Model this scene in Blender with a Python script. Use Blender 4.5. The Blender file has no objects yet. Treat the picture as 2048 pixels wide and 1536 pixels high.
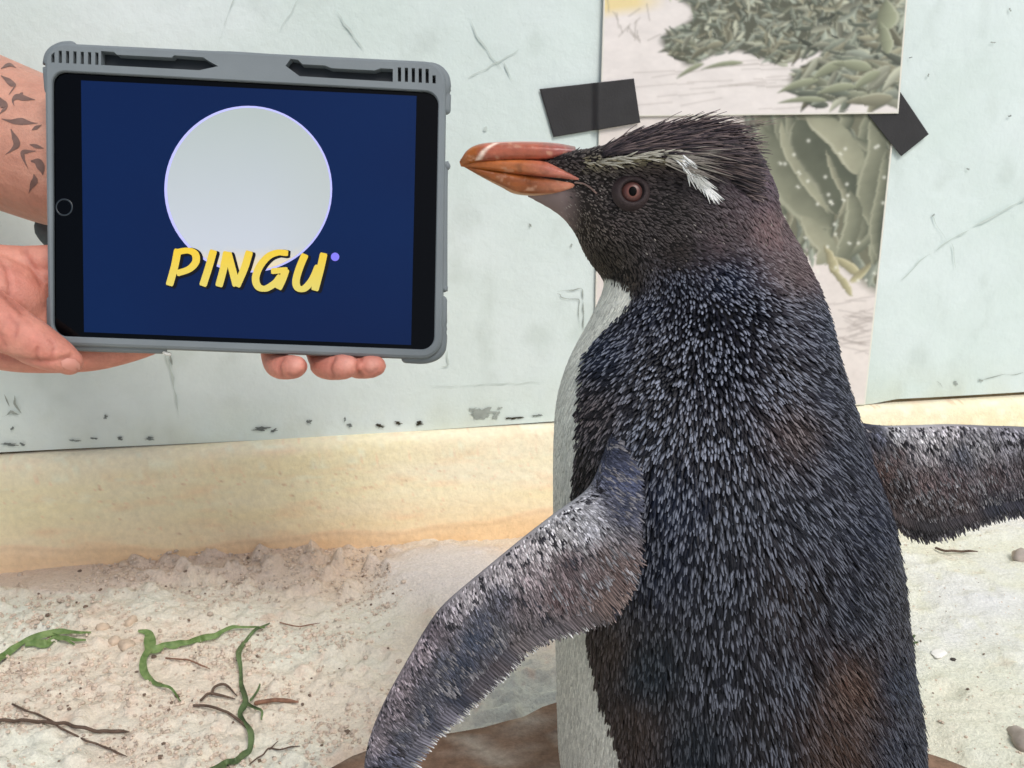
import bpy, math, random
import numpy as np
from mathutils import Vector
from mathutils.bvhtree import BVHTree

rng = np.random.default_rng(7)
random.seed(7)
scene = bpy.context.scene
COL = scene.collection

# ------------------------------------------------------------------ camera, sky, sun, exposure
TH = math.radians(16.5)
CAM_H = 0.44
cam_d = bpy.data.cameras.new('camera')
cam_d.sensor_width = 36.0
cam_d.lens = 35.0
cam_d.clip_start = 0.01
cam_d.clip_end = 400.0
cam = bpy.data.objects.new('camera', cam_d)
cam.location = (0, 0, CAM_H)
cam.rotation_euler = (math.radians(90) - TH, 0, 0)
COL.objects.link(cam)
scene.camera = cam
cam_d.dof.use_dof = True
cam_d.dof.focus_distance = 0.47
cam_d.dof.aperture_fstop = 60.0

SUN_EL, SUN_AZ = math.radians(50), math.radians(150)      # azimuth clockwise from +Y
world = bpy.data.worlds.new('World')
scene.world = world
world.use_nodes = True
wn = world.node_tree
wn.nodes.clear()
wo = wn.nodes.new('ShaderNodeOutputWorld')
wb = wn.nodes.new('ShaderNodeBackground')
sky = wn.nodes.new('ShaderNodeTexSky')
sky.sky_type = 'NISHITA'
sky.sun_disc = False
sky.sun_elevation = SUN_EL
sky.sun_rotation = SUN_AZ
sky.air_density = 1.0
sky.dust_density = 2.5
sky.ozone_density = 0.6
wb.inputs['Strength'].default_value = 0.12
wn.links.new(sky.outputs[0], wb.inputs['Color'])
wn.links.new(wb.outputs[0], wo.inputs['Surface'])

sun_d = bpy.data.lights.new('sun', 'SUN')
sun_d.energy = 1.9
sun_d.angle = math.radians(22)
sun_d.color = (1.0, 0.97, 0.93)
sun = bpy.data.objects.new('sun', sun_d)
sdir = Vector((math.sin(SUN_AZ) * math.cos(SUN_EL), math.cos(SUN_AZ) * math.cos(SUN_EL), math.sin(SUN_EL)))
sun.rotation_euler = (-sdir).to_track_quat('-Z', 'Y').to_euler()
sun.location = (0.5, -1, 3)
COL.objects.link(sun)

scene.view_settings.view_transform = 'Standard'
scene.view_settings.look = 'None'
scene.view_settings.gamma = 1.0
scene.view_settings.use_curve_mapping = False
scene.view_settings.exposure = -0.04

# ------------------------------------------------------------------ rays of the camera -> points in the place
FPX = 35.0 / 36.0 * 2048
R3 = np.array([1.0, 0, 0]); U3 = np.array([0, math.sin(TH), math.cos(TH)]); F3 = np.array([0, math.cos(TH), -math.sin(TH)])
C3 = np.array([0, 0, CAM_H])

def ray(px, py):
    px = np.asarray(px, float)[..., None]; py = np.asarray(py, float)[..., None]
    return R3 * (px - 1024) / FPX + U3 * (768 - py) / FPX + F3

def P(px, py, Y):
    d = ray(px, py)
    return C3 + d * (np.asarray(Y, float)[..., None] / d[..., 1:2])

def G(px, py, z=0.0):
    d = ray(px, py)
    return C3 + d * ((z - CAM_H) / d[..., 2:3])

def plane_hit(px, py, O, n, off=0.0):
    d = ray(px, py)
    t = ((O - C3) @ n) / (d @ n)
    return C3 + d * t[..., None] + n * off

PSI = math.radians(10.2)
W_O = np.array([0.0, 0.97, 0.0]); W_R = np.array([math.cos(PSI), math.sin(PSI), 0]); W_N = np.array([math.sin(PSI), -math.cos(PSI), 0])
def Wp(px, py, off=0.0):
    return plane_hit(px, py, W_O, W_N, off)

AL = math.radians(3.3)
T_N = -F3 * math.cos(AL) + R3 * math.sin(AL)
T_O = C3 + ray(491, 408) * 0.66
def T(px, py, off=0.0):
    return plane_hit(px, py, T_O, T_N, off)

def proj(V):
    D = np.asarray(V) - C3
    z = D @ F3
    return 1024 + FPX * (D @ R3) / z, 768 - FPX * (D @ U3) / z

# ------------------------------------------------------------------ helpers
def lin(r, g, b):
    c = np.array([r, g, b], float) / 255.0
    return np.where(c <= 0.04045, c / 12.92, ((c + 0.055) / 1.055) ** 2.4)

def hash2(ix, iy, seed):
    h = (ix.astype(np.int64) * 374761393 + iy.astype(np.int64) * 668265263 + seed * 1442695041) & 0xFFFFFFFF
    h = ((h ^ (h >> 13)) * 1274126177) & 0xFFFFFFFF
    return ((h ^ (h >> 16)) & 0xFFFF) / 65535.0

def vnoise(x, y, seed=0):
    ix = np.floor(x); iy = np.floor(y); fx = x - ix; fy = y - iy
    fx = fx * fx * (3 - 2 * fx); fy = fy * fy * (3 - 2 * fy)
    a = hash2(ix, iy, seed); b = hash2(ix + 1, iy, seed); c = hash2(ix, iy + 1, seed); d = hash2(ix + 1, iy + 1, seed)
    return (a * (1 - fx) + b * fx) * (1 - fy) + (c * (1 - fx) + d * fx) * fy

def fbm(x, y, seed=0, octv=4):
    s = 0; a = 0.5
    for k in range(octv):
        s = s + a * vnoise(x * 2 ** k + 13.7 * k, y * 2 ** k - 7.1 * k, seed + k); a *= 0.5
    return s

ROOTLOC = {}
def thing(name, label, cat, loc, group=None, kind=None):
    o = bpy.data.objects.new(name, None)
    o.empty_display_size = 0.02
    COL.objects.link(o)
    o.location = loc
    o['label'] = label; o['category'] = cat
    if group: o['group'] = group
    ROOTLOC[o.name] = np.array(loc, float)
    return o

def tag(o, label, cat, group=None):
    o['label'] = label; o['category'] = cat
    if group: o['group'] = group
    return o

def mk(name, V, F, mat, parent=None, col=None, smooth=True, loc=None, kind=None):
    """one mesh object from world-space vertices; faces are a list or an (n,3|4) array"""
    V = np.asarray(V, float)
    if parent is not None:
        base = ROOTLOC[parent.name]
    else:
        base = V.mean(0) if loc is None else np.array(loc, float)
    me = bpy.data.meshes.new(name)
    L = (V - base)
    if isinstance(F, np.ndarray):
        n, k = F.shape
        me.vertices.add(len(L)); me.vertices.foreach_set('co', L.astype(np.float32).ravel())
        me.loops.add(n * k); me.loops.foreach_set('vertex_index', F.astype(np.int32).ravel())
        me.polygons.add(n); me.polygons.foreach_set('loop_start', np.arange(0, n * k, k, dtype=np.int32))
        me.update(calc_edges=True)
    else:
        me.from_pydata([tuple(v) for v in L], [], [tuple(int(i) for i in f) for f in F])
        me.update()
    if smooth:
        me.polygons.foreach_set('use_smooth', [True] * len(me.polygons))
    if col is not None:
        ca = me.color_attributes.new('Col', 'FLOAT_COLOR', 'POINT')
        c4 = np.ones((len(L), 4), np.float32); c4[:, :3] = col
        ca.data.foreach_set('color', c4.ravel())
    me.materials.append(mat)
    o = bpy.data.objects.new(name, me)
    COL.objects.link(o)
    if parent is not None:
        o.parent = parent
        ROOTLOC[o.name] = base
    else:
        o.location = base
        ROOTLOC[o.name] = base
    if kind: o['kind'] = kind
    return o

def grid_faces(nu, nv, closed=False):
    """nu rows of nv vertices"""
    f = []
    w = nv if closed else nv - 1
    i = np.arange(nu - 1)[:, None]; j = np.arange(w)[None, :]
    a = i * nv + j; b = i * nv + (j + 1) % nv; c = (i + 1) * nv + (j + 1) % nv; d = (i + 1) * nv + j
    return np.stack([a, b, c, d], -1).reshape(-1, 4)

def loft(C, A, B, n=28, close=True):
    """elliptic sections: centres C, half axes A and B -> closed surface"""
    C = np.asarray(C, float); A = np.asarray(A, float); B = np.asarray(B, float)
    t = np.linspace(0, 2 * math.pi, n, endpoint=False)
    V = C[:, None] + A[:, None] * np.cos(t)[None, :, None] + B[:, None] * np.sin(t)[None, :, None]
    m = len(C)
    V = V.reshape(-1, 3)
    F = [tuple(f) for f in grid_faces(m, n, True)]
    F.append(tuple(range(n - 1, -1, -1)))
    F.append(tuple((m - 1) * n + k for k in range(n)))
    # orient outwards
    return V, F

def crom(pts, per=6):
    pts = np.asarray(pts, float)
    q = np.vstack([2 * pts[0] - pts[1], pts, 2 * pts[-1] - pts[-2]])
    out = []
    for i in range(1, len(q) - 2):
        for k in range(per):
            t = k / per
            out.append(0.5 * ((2 * q[i]) + (-q[i - 1] + q[i + 1]) * t + (2 * q[i - 1] - 5 * q[i] + 4 * q[i + 1] - q[i + 2]) * t ** 2
                              + (-q[i - 1] + 3 * q[i] - 3 * q[i + 1] + q[i + 2]) * t ** 3))
    out.append(pts[-1])
    return np.array(out)

def tube(pts, rad, per=6, n=16, cap=True, flat=1.0, flatdir=None):
    """round tube through points with smooth radii and rounded ends"""
    pr = crom(np.column_stack([pts, rad]), per) if per > 1 else np.column_stack([pts, rad])
    C = pr[:, :3]; r = np.maximum(pr[:, 3], 1e-5)
    if cap:
        d0 = C[0] - C[1]; d0 = d0 / np.linalg.norm(d0); d1 = C[-1] - C[-2]; d1 = d1 / np.linalg.norm(d1)
        ang = [80, 62, 42, 22]
        c0 = [C[0] + d0 * r[0] * math.sin(math.radians(a)) for a in ang]; r0 = [r[0] * math.cos(math.radians(a)) for a in ang]
        c1 = [C[-1] + d1 * r[-1] * math.sin(math.radians(a)) for a in ang[::-1]]; r1 = [r[-1] * math.cos(math.radians(a)) for a in ang[::-1]]
        C = np.vstack([c0, C, c1]); r = np.concatenate([r0, r, r1])
    Tn = np.gradient(C, axis=0); Tn /= np.linalg.norm(Tn, axis=1)[:, None] + 1e-12
    ref = np.array([0.0, 0.3, 1.0]) if flatdir is None else np.array(flatdir, float)
    A = np.cross(Tn, ref); A /= np.linalg.norm(A, axis=1)[:, None] + 1e-12
    B = np.cross(A, Tn)
    return loft(C, A * r[:, None], B * r[:, None] * flat, n)

def union(parts, voxel, smooth_it=6, fac=0.5):
    VV = []; FF = []; k = 0
    import bmesh
    for V, F in parts:
        bm = bmesh.new()
        vs = [bm.verts.new(tuple(v)) for v in V]
        for f in F:
            try: bm.faces.new([vs[i] for i in f])
            except ValueError: pass
        bmesh.ops.recalc_face_normals(bm, faces=bm.faces)
        bm.verts.index_update()
        VV += [v.co[:] for v in bm.verts]
        FF += [[v.index + k for v in f.verts] for f in bm.faces]
        k = len(VV); bm.free()
    me = bpy.data.meshes.new('temporary'); me.from_pydata(VV, [], FF); me.update()
    o = bpy.data.objects.new('temporary', me); COL.objects.link(o)
    m = o.modifiers.new('r', 'REMESH'); m.mode = 'VOXEL'; m.voxel_size = voxel; m.adaptivity = 0
    if smooth_it:
        s = o.modifiers.new('s', 'SMOOTH'); s.factor = fac; s.iterations = smooth_it
    dg = bpy.context.evaluated_depsgraph_get()
    ev = o.evaluated_get(dg); em = ev.to_mesh()
    n = len(em.vertices); V = np.empty(n * 3, np.float32); em.vertices.foreach_get('co', V); V = V.reshape(-1, 3).astype(float)
    F = np.array([p.vertices[:] for p in em.polygons if len(p.vertices) == 4], np.int64)
    ev.to_mesh_clear()
    bpy.data.objects.remove(o); bpy.data.meshes.remove(me)
    return V, F

def face_info(V, F):
    a, b, c, d = V[F[:, 0]], V[F[:, 1]], V[F[:, 2]], V[F[:, 3]]
    n = np.cross(c - a, d - b); area = np.linalg.norm(n, axis=1) * 0.5
    return n / (np.linalg.norm(n, axis=1)[:, None] + 1e-15), area

def vert_normals(V, F):
    n, a = face_info(V, F); N = np.zeros_like(V)
    for k in range(4): np.add.at(N, F[:, k], n * a[:, None])
    return N / (np.linalg.norm(N, axis=1)[:, None] + 1e-15)

def ribbon(pts, w, up, per=4):
    """flat strip through points on a surface; up = normal(s)"""
    pr = crom(np.column_stack([pts, w]), per)
    C = pr[:, :3]; ww = np.maximum(pr[:, 3], 1e-5)
    Tn = np.gradient(C, axis=0); Tn /= np.linalg.norm(Tn, axis=1)[:, None] + 1e-12
    S = np.cross(Tn, np.asarray(up, float)); S /= np.linalg.norm(S, axis=1)[:, None] + 1e-12
    V = np.stack([C - S * ww[:, None] / 2, C + S * ww[:, None] / 2], 1).reshape(-1, 3)
    return V, grid_faces(len(C), 2)

# ------------------------------------------------------------------ materials
def new_mat(name):
    m = bpy.data.materials.new(name); m.use_nodes = True
    nt = m.node_tree; b = nt.nodes['Principled BSDF']
    return m, nt, b

def mat_plain(name, rgb, rough=0.5, spec=0.5, noise=0.0, nscale=40, bump=0.0, bscale=200, var=None, metal=0.0, sss=0.0, coat=0.0):
    m, nt, b = new_mat(name)
    c = lin(*rgb)
    b.inputs['Base Color'].default_value = (*c, 1); b.inputs['Roughness'].default_value = rough
    b.inputs['Specular IOR Level'].default_value = spec; b.inputs['Metallic'].default_value = metal
    b.inputs['Coat Weight'].default_value = coat
    if sss:
        b.inputs['Subsurface Weight'].default_value = sss
        b.inputs['Subsurface Radius'].default_value = (1.0, 0.35, 0.2); b.inputs['Subsurface Scale'].default_value = 0.004
    tc = nt.nodes.new('ShaderNodeTexCoord')
    if noise:
        n = nt.nodes.new('ShaderNodeTexNoise'); n.inputs['Scale'].default_value = nscale; n.inputs['Detail'].default_value = 6
        nt.links.new(tc.outputs['Object'], n.inputs['Vector'])
        r = nt.nodes.new('ShaderNodeValToRGB'); r.color_ramp.elements[0].position = 0.3; r.color_ramp.elements[1].position = 0.7
        c2 = lin(*var) if var else c * (1 - noise)
        r.color_ramp.elements[0].color = (*c2, 1); r.color_ramp.elements[1].color = (*c, 1)
        nt.links.new(n.outputs['Fac'], r.inputs['Fac']); nt.links.new(r.outputs['Color'], b.inputs['Base Color'])
    if bump:
        n2 = nt.nodes.new('ShaderNodeTexNoise'); n2.inputs['Scale'].default_value = bscale; n2.inputs['Detail'].default_value = 5
        nt.links.new(tc.outputs['Object'], n2.inputs['Vector'])
        bp = nt.nodes.new('ShaderNodeBump'); bp.inputs['Strength'].default_value = 0.6; bp.inputs['Distance'].default_value = bump
        nt.links.new(n2.outputs['Fac'], bp.inputs['Height']); nt.links.new(bp.outputs['Normal'], b.inputs['Normal'])
    return m

def mat_vcol(name, rough=0.5, spec=0.5, grain=0.0, gscale=300, bump=0.0, bscale=400, sss=0.0, emit=0.0, sheen=0.0):
    m, nt, b = new_mat(name)
    at = nt.nodes.new('ShaderNodeAttribute'); at.attribute_name = 'Col'
    out = at.outputs['Color']
    tc = nt.nodes.new('ShaderNodeTexCoord')
    if grain:
        n = nt.nodes.new('ShaderNodeTexNoise'); n.inputs['Scale'].default_value = gscale; n.inputs['Detail'].default_value = 5; n.inputs['Roughness'].default_value = 0.7
        nt.links.new(tc.outputs['Object'], n.inputs['Vector'])
        mr = nt.nodes.new('ShaderNodeMapRange'); mr.inputs['From Min'].default_value = 0.25; mr.inputs['From Max'].default_value = 0.75
        mr.inputs['To Min'].default_value = 1 - grain; mr.inputs['To Max'].default_value = 1 + grain * 0.6
        nt.links.new(n.outputs['Fac'], mr.inputs['Value'])
        mx = nt.nodes.new('ShaderNodeVectorMath'); mx.operation = 'SCALE'
        nt.links.new(out, mx.inputs[0]); nt.links.new(mr.outputs['Result'], mx.inputs['Scale'])
        out = mx.outputs[0]
    nt.links.new(out, b.inputs['Base Color'])
    b.inputs['Roughness'].default_value = rough; b.inputs['Specular IOR Level'].default_value = spec
    if sss:
        b.inputs['Subsurface Weight'].default_value = sss
        b.inputs['Subsurface Radius'].default_value = (1.0, 0.35, 0.2); b.inputs['Subsurface Scale'].default_value = 0.004
    if emit:
        nt.links.new(out, b.inputs['Emission Color']); b.inputs['Emission Strength'].default_value = emit
    if sheen:
        b.inputs['Sheen Weight'].default_value = sheen
    if bump:
        n2 = nt.nodes.new('ShaderNodeTexNoise'); n2.inputs['Scale'].default_value = bscale; n2.inputs['Detail'].default_value = 6; n2.inputs['Roughness'].default_value = 0.65
        nt.links.new(tc.outputs['Object'], n2.inputs['Vector'])
        bp = nt.nodes.new('ShaderNodeBump'); bp.inputs['Strength'].default_value = 0.7; bp.inputs['Distance'].default_value = bump
        nt.links.new(n2.outputs['Fac'], bp.inputs['Height']); nt.links.new(bp.outputs['Normal'], b.inputs['Normal'])
    return m

M_sand = mat_vcol('pale_sand', 0.95, 0.2, grain=0.2, gscale=420, bump=0.0045, bscale=260)
M_wall = mat_vcol('mint_wall_paint', 0.5, 0.35, grain=0.05, gscale=26, bump=0.0014, bscale=70)
M_foot = mat_vcol('yellow_concrete', 0.8, 0.3, grain=0.13, gscale=150, bump=0.0016, bscale=190)
M_crack = mat_plain('old_crack_grey', (166, 174, 168), 0.9, 0.2, noise=0.3, nscale=120)
M_chip = mat_plain('bare_render_grey', (128, 136, 134), 0.9, 0.2, noise=0.45, nscale=160)
M_dark = mat_plain('black_seam_dirt', (66, 62, 52), 0.9, 0.1, noise=0.5, nscale=90)
M_seam = mat_plain('seam_shade', (150, 134, 104), 0.9, 0.1, noise=0.4, nscale=30, var=(84, 72, 54))  # brown-grey shadow line under the wall, put into the colour
M_paper = mat_vcol('printed_paper', 0.42, 0.35, bump=0.0005, bscale=14)
M_tape = mat_plain('black_cloth_tape', (50, 49, 51), 0.5, 0.4, noise=0.25, nscale=60, bump=0.0004, bscale=500)
M_case = mat_plain('grey_rubber_case', (120, 128, 132), 0.6, 0.4, noise=0.12, nscale=30, bump=0.0001, bscale=900)
M_caseback = mat_plain('dark_case_floor', (26, 34, 40), 0.5, 0.4, noise=0.2, nscale=50)
M_glass = mat_plain('black_tablet_glass', (1, 2, 4), 0.10, 0.12)
M_ring = mat_plain('home_button_rim', (36, 44, 50), 0.3, 0.5)
M_screen = mat_vcol('lit_screen', 0.1, 0.12, emit=0.21)
M_ink = mat_plain('screen_black', (6, 4, 12), 0.2, 0.3)
M_skin = mat_vcol('skin', 0.46, 0.45, grain=0.16, gscale=150, bump=0.0010, bscale=420, sss=0.12)
M_tattoo = mat_plain('tattoo_ink', (126, 100, 92), 0.6, 0.3, noise=0.3, nscale=200)
M_nail = mat_plain('fingernail', (208, 146, 130), 0.3, 0.5)
M_sleeve = mat_plain('grey_cloth', (96, 108, 112), 0.9, 0.2, noise=0.2, nscale=300, bump=0.0004, bscale=900)
M_bird = mat_vcol('dark_under_plumage', 0.8, 0.2)
M_feather = mat_vcol('plumage', 0.5, 0.22, grain=0.25, gscale=900)
M_flip = mat_vcol('flipper_scales', 0.55, 0.3, grain=0.6, gscale=620)
M_beak = mat_vcol('beak_horn', 0.3, 0.5, grain=0.32, gscale=120, bump=0.0009, bscale=160, sss=0.1)
M_eye_iris = mat_vcol('eye_iris', 0.32, 0.35)
M_eye_skin = mat_vcol('eyelid_skin', 0.6, 0.3, grain=0.25, gscale=700, bump=0.0006, bscale=900)
M_foot_skin = mat_plain('pink_foot_skin', (205, 150, 135), 0.6, 0.3, noise=0.2, nscale=120, bump=0.0006, bscale=300)
M_claw = mat_plain('dark_claw', (40, 34, 32), 0.4, 0.5)
M_rock = mat_vcol('brown_stone', 0.85, 0.25, grain=0.4, gscale=170, bump=0.003, bscale=120)
M_green = mat_plain('green_strand', (132, 154, 98), 0.55, 0.35, noise=0.5, nscale=160, var=(84, 114, 58))
M_green2 = mat_plain('dull_green_strand', (112, 134, 88), 0.55, 0.4, noise=0.4, nscale=90, var=(60, 78, 44))
M_twig = mat_plain('dark_twig_bark', (108, 90, 78), 0.8, 0.2, noise=0.4, nscale=300)
M_twig_red = mat_plain('reddish_twig_bark', (150, 112, 92), 0.8, 0.2, noise=0.4, nscale=300)
M_stone = mat_plain('grey_stone', (190, 178, 168), 0.85, 0.2, noise=0.35, nscale=80, bump=0.002, bscale=120)
M_pebble_dark = mat_plain('dark_pebble', (70, 64, 60), 0.7, 0.3, noise=0.3, nscale=200)
M_drop = mat_plain('white_dropping', (248, 246, 240), 0.8, 0.2, noise=0.15, nscale=200)

# ------------------------------------------------------------------ sand ground
def sand_height(x, y, px, py):
    g = (fbm(x * 9, y * 9, 3, 3) - 0.45) * 0.010
    big = np.clip((y - 0.5) * 2, 0, 1)
    clod = np.abs(fbm(x * 85, y * 110, 11, 3) - 0.45)
    clod2 = np.clip(fbm(x * 60, y * 80, 21, 3) - 0.42, 0, 1)
    left = np.clip((1260 - px) / 200, 0, 1)                       # rougher to the left of the bird
    ledge = ((py < 1165 + 14 * np.sin(px / 90.0)) & (px < 620)).astype(float)
    z = g + left * (1 - 0.85 * ledge) * (0.35 + 1.3 * np.clip(fbm(x * 16, y * 22, 17, 3) - 0.25, 0, 0.6)) * (clod * 0.016 + clod2 * 0.034 + np.abs(fbm(x * 190, y * 230, 15, 2) - 0.38) * 0.006) + (1 - left) * (clod2 * 0.009 + np.clip(fbm(x * 34, y * 52, 23, 3) - 0.5, 0, 1) * 0.012)
    fine = (fbm(x * 300, y * 300, 31, 2) - 0.4) * 0.0016
    z = z + fine * (0.5 + 0.7 * left)
    z = z + ledge * (0.004)
    # clod band against the foot of the wall
    band = np.exp(-((py - 1130) / 40.0) ** 2) * np.clip((px - 180) / 120, 0, 1) * np.clip((800 - px) / 80, 0, 1)
    z = z + band * clod2 * 0.05
    # soft pale mound
    m = np.exp(-(((px - 900) / 150.0) ** 2 + ((py - 1150) / 62.0) ** 2) ** 2)
    z = z * (1 - 0.85 * m) + m * 0.012
    for fx, fy, fr in ((0.36, 0.80, .016), (0.42, 0.70, .013), (0.33, 0.66, .012), (0.46, 0.62, .015), (0.40, 0.88, .012), (-0.12, 0.72, .014), (-0.2, 0.62, .013), (-0.33, 0.66, .015)):
        q_ = ((x - fx) / fr) ** 2 + ((y - fy) / (fr * .7)) ** 2
        z = z - 0.0035 * np.exp(-q_) + 0.0018 * np.exp(-(np.sqrt(q_) - 1.5) ** 2 * 5)
    rr = np.hypot(x - 0.105, y - 0.405)
    k = np.clip((0.30 - rr) / 0.06, 0, 1)
    return z - 0.0065 * (1 - m) * left - 0.010 * k

def axis(lo, hi, step, far_lo, far_hi):
    mid = np.arange(lo, hi, step)
    a = lo - np.geomspace(step, lo - far_lo, 34)[::-1]; b = hi + np.geomspace(step, far_hi - hi, 34)
    return np.concatenate([a, mid, b])
gx = axis(-0.62, 0.68, 0.0027, -60, 60); gy = axis(0.44, 1.16, 0.0027, -60, 60)
X, Yg = np.meshgrid(gx, gy)
pts = np.stack([X, Yg, np.zeros_like(X)], -1).reshape(-1, 3)
front = pts[:, 1] > 0.3
px = np.full(len(pts), 3000.0); py = np.full(len(pts), 1500.0)
px[front], py[front] = proj(pts[front])
Z = sand_height(pts[:, 0], pts[:, 1], px, py)
near = np.exp(-np.maximum(0, np.abs(pts[:, 0]) - 2) ** 2) * np.exp(-np.maximum(0, np.abs(pts[:, 1] - 0.5) - 2) ** 2)
pts[:, 2] = Z * near
pts[:, 2] -= 0.002
n1 = fbm(pts[:, 0] * 12, pts[:, 1] * 12, 77, 4); n2 = fbm(pts[:, 0] * 70, pts[:, 1] * 70, 78, 3)
c_light = lin(233, 226, 216); c_warm = lin(224, 211, 197); c_dirt = lin(190, 170, 150)
k = np.clip((n1 - 0.3) * 2.2, 0, 1)[:, None]
base = c_light * k + c_warm * (1 - k)
warmband = (np.exp(-((py - 1120) / 60.0) ** 2) * (px < 1100))[:, None] * 0.8
base = base * (1 - warmband) + lin(216, 196, 176) * warmband
ledge = ((py < 1165 + 14 * np.sin(px / 90.0)) & (py > 1000) & (px < 620))[:, None] * 0.6
base = base * (1 - ledge) + lin(206, 192, 180) * ledge
d = np.clip((n2 - 0.58) * 4, 0, 1)[:, None] * np.where(px < 1100, 0.6, 0.3)[:, None]
base = base * (1 - d) + c_dirt * d
base = base * (1 + 0.10 * np.clip((px - 1100) / 400, 0, 1))[:, None]
base = np.clip(base * np.array([1.18, 1.15, 1.10]), 0, 0.84)
m = np.exp(-(((px - 900) / 150.0) ** 2 + ((py - 1150) / 62.0) ** 2) ** 2)[:, None]
base = base * (1 - m) + lin(236, 226, 218) * m
ground = mk('sand_ground', pts, grid_faces(len(gy), len(gx)), M_sand, col=base, loc=(0, 0, 0))
ground['kind'] = 'structure'
def ground_z(x, y):
    px_, py_ = proj(np.array([[x, y, 0.0]]))
    return float(sand_height(np.array([x]), np.array([y]), px_, py_)[0]) - 0.002
def on_ground(px, py, lift=0.0):
    q = G(px, py)
    for _ in range(3):
        q = G(px, py, ground_z(q[0], q[1]) + lift)
    return q

# crumbs of sand lying about: nobody could count them
ico = None
def blob(c, r, seed, squash=0.7, n=1):
    import bmesh
    bm = bmesh.new(); bmesh.ops.create_icosphere(bm, subdivisions=n, radius=1.0)
    rg = np.random.default_rng(seed)
    V = np.array([v.co[:] for v in bm.verts]); F = [[v.index for v in f.verts] for f in bm.faces]; bm.free()
    sc = rg.uniform(0.7, 1.25, 3); sc[2] *= squash
    ph = rg.uniform(0, 6, 3)
    amp = 1 + 0.14 * np.sin(V[:, 0:1] * 3 + ph[0]) + 0.12 * np.sin(V[:, 1:2] * 4 + ph[1]) + rg.uniform(-0.08, 0.08, (len(V), 1))
    V = V * amp * sc * r * (0.8 if r < 0.004 else 1)
    a = rg.uniform(0, 6.28); ca, sa = math.cos(a), math.sin(a)
    V = np.column_stack([V[:, 0] * ca - V[:, 1] * sa, V[:, 0] * sa + V[:, 1] * ca, V[:, 2]])
    return V + c, np.array(F)
VV = []; FF = []; CC = []; kk = 0
clx = [(random.uniform(-20, 760), random.uniform(1160, 1550)) for _ in range(60)]
for i in range(5600):
    if i < 1800: a, b = random.uniform(150, 780), random.gauss(1125, 36)
    elif i < 2800: a, b = random.uniform(-40, 800), random.uniform(1170, 1570)
    elif i < 5200:
        q_ = random.choice(clx); a, b = random.gauss(q_[0], 34), random.gauss(q_[1], 14)
        if a > 840 or b < 1150: continue
    else: a, b = random.uniform(1780, 2150), random.uniform(1040, 1560)
    if b < 1062: continue
    q = on_ground(a, b)
    r = random.choice([0.0007, 0.0009, 0.0012, 0.0016, 0.0016, 0.0024]) * random.uniform(0.7, 1.4) * (0.55 if i >= 5200 else 1)
    v, f = blob(q + np.array([0, 0, r * 0.2]), r, i)
    VV.append(v); FF.append(f + kk); kk += len(v)
    c = (lin(226, 208, 190) if random.random() < 0.975 else lin(130, 112, 98)) * random.uniform(0.8, 1.15)
    CC.append(np.tile(c, (len(v), 1)))
o = mk('sand_crumbs', np.vstack(VV), np.vstack(FF), M_sand, col=np.vstack(CC), loc=(0, 0, 0), kind='stuff')
tag(o, 'loose sand crumbs and grit scattered over the pale sand', 'grit')

# ------------------------------------------------------------------ painted wall with its yellow footing
wall = thing('painted_wall', 'pale mint painted wall with cracks above a yellow concrete footing', 'wall', tuple(W_O))
def wall_pt(s, z, off=0.0):
    return W_O + W_R * s + np.array([0, 0, 1.0]) * z + W_N * off
def seam_z(s):      # lower edge of the paint; lifts a little off the footing at the right
    return 0.1095 + 0.0015 * np.sin(s * 9) + np.clip((s - 0.40) / 0.03, 0, 1) * 0.0045
ss = np.concatenate([np.linspace(-3, -0.75, 20), np.linspace(-0.74, 0.9, 330), np.linspace(0.92, 4, 24)])
zz = np.concatenate([np.linspace(0, 0.6, 130), np.linspace(0.62, 2.4, 12)])
S, Zz = np.meshgrid(ss, zz)
zb = seam_z(S)
ZZ = zb + (2.5 - zb) * (Zz / 2.5)
off = (fbm(S * 6, ZZ * 6, 5, 3) - 0.45) * 0.003
V = W_O + W_R * S[..., None] + np.array([0, 0, 1.0]) * ZZ[..., None] + W_N * off[..., None]
V = V.reshape(-1, 3)
n = fbm(S * 7, ZZ * 10, 40, 4).ravel()[:, None]; n3 = fbm(S * 40, ZZ * 25, 48, 4).ravel()[:, None]
c1 = lin(220, 231, 230); c2 = lin(208, 222, 217)
cc = c1 + (c2 - c1) * np.clip((n - 0.25) * 2, 0, 1)
k = np.clip(1 - (ZZ.ravel() - 0.11) / 0.05, 0, 1)[:, None] * np.clip(n3 * 2 - 0.4, 0, 1)   # dirt streak near the foot
cc = cc * (1 - 0.35 * k) + lin(196, 196, 166) * 0.35 * k
k2 = np.clip((n3 - 0.56) * 5, 0, 1) * 0.4
cc = cc * (1 - k2) + lin(188, 200, 194) * k2
mk('wall_face', V, grid_faces(len(zz), len(ss)), M_wall, wall, col=cc)
# recess behind the seam, its shadow line painted in as brown-grey
mk('seam', np.array([wall_pt(-3, 0.09, -0.004), wall_pt(4, 0.09, -0.004), wall_pt(4, 0.125, -0.004), wall_pt(-3, 0.125, -0.004)]), [(0, 1, 2, 3)], M_seam, wall, smooth=False)
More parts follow.
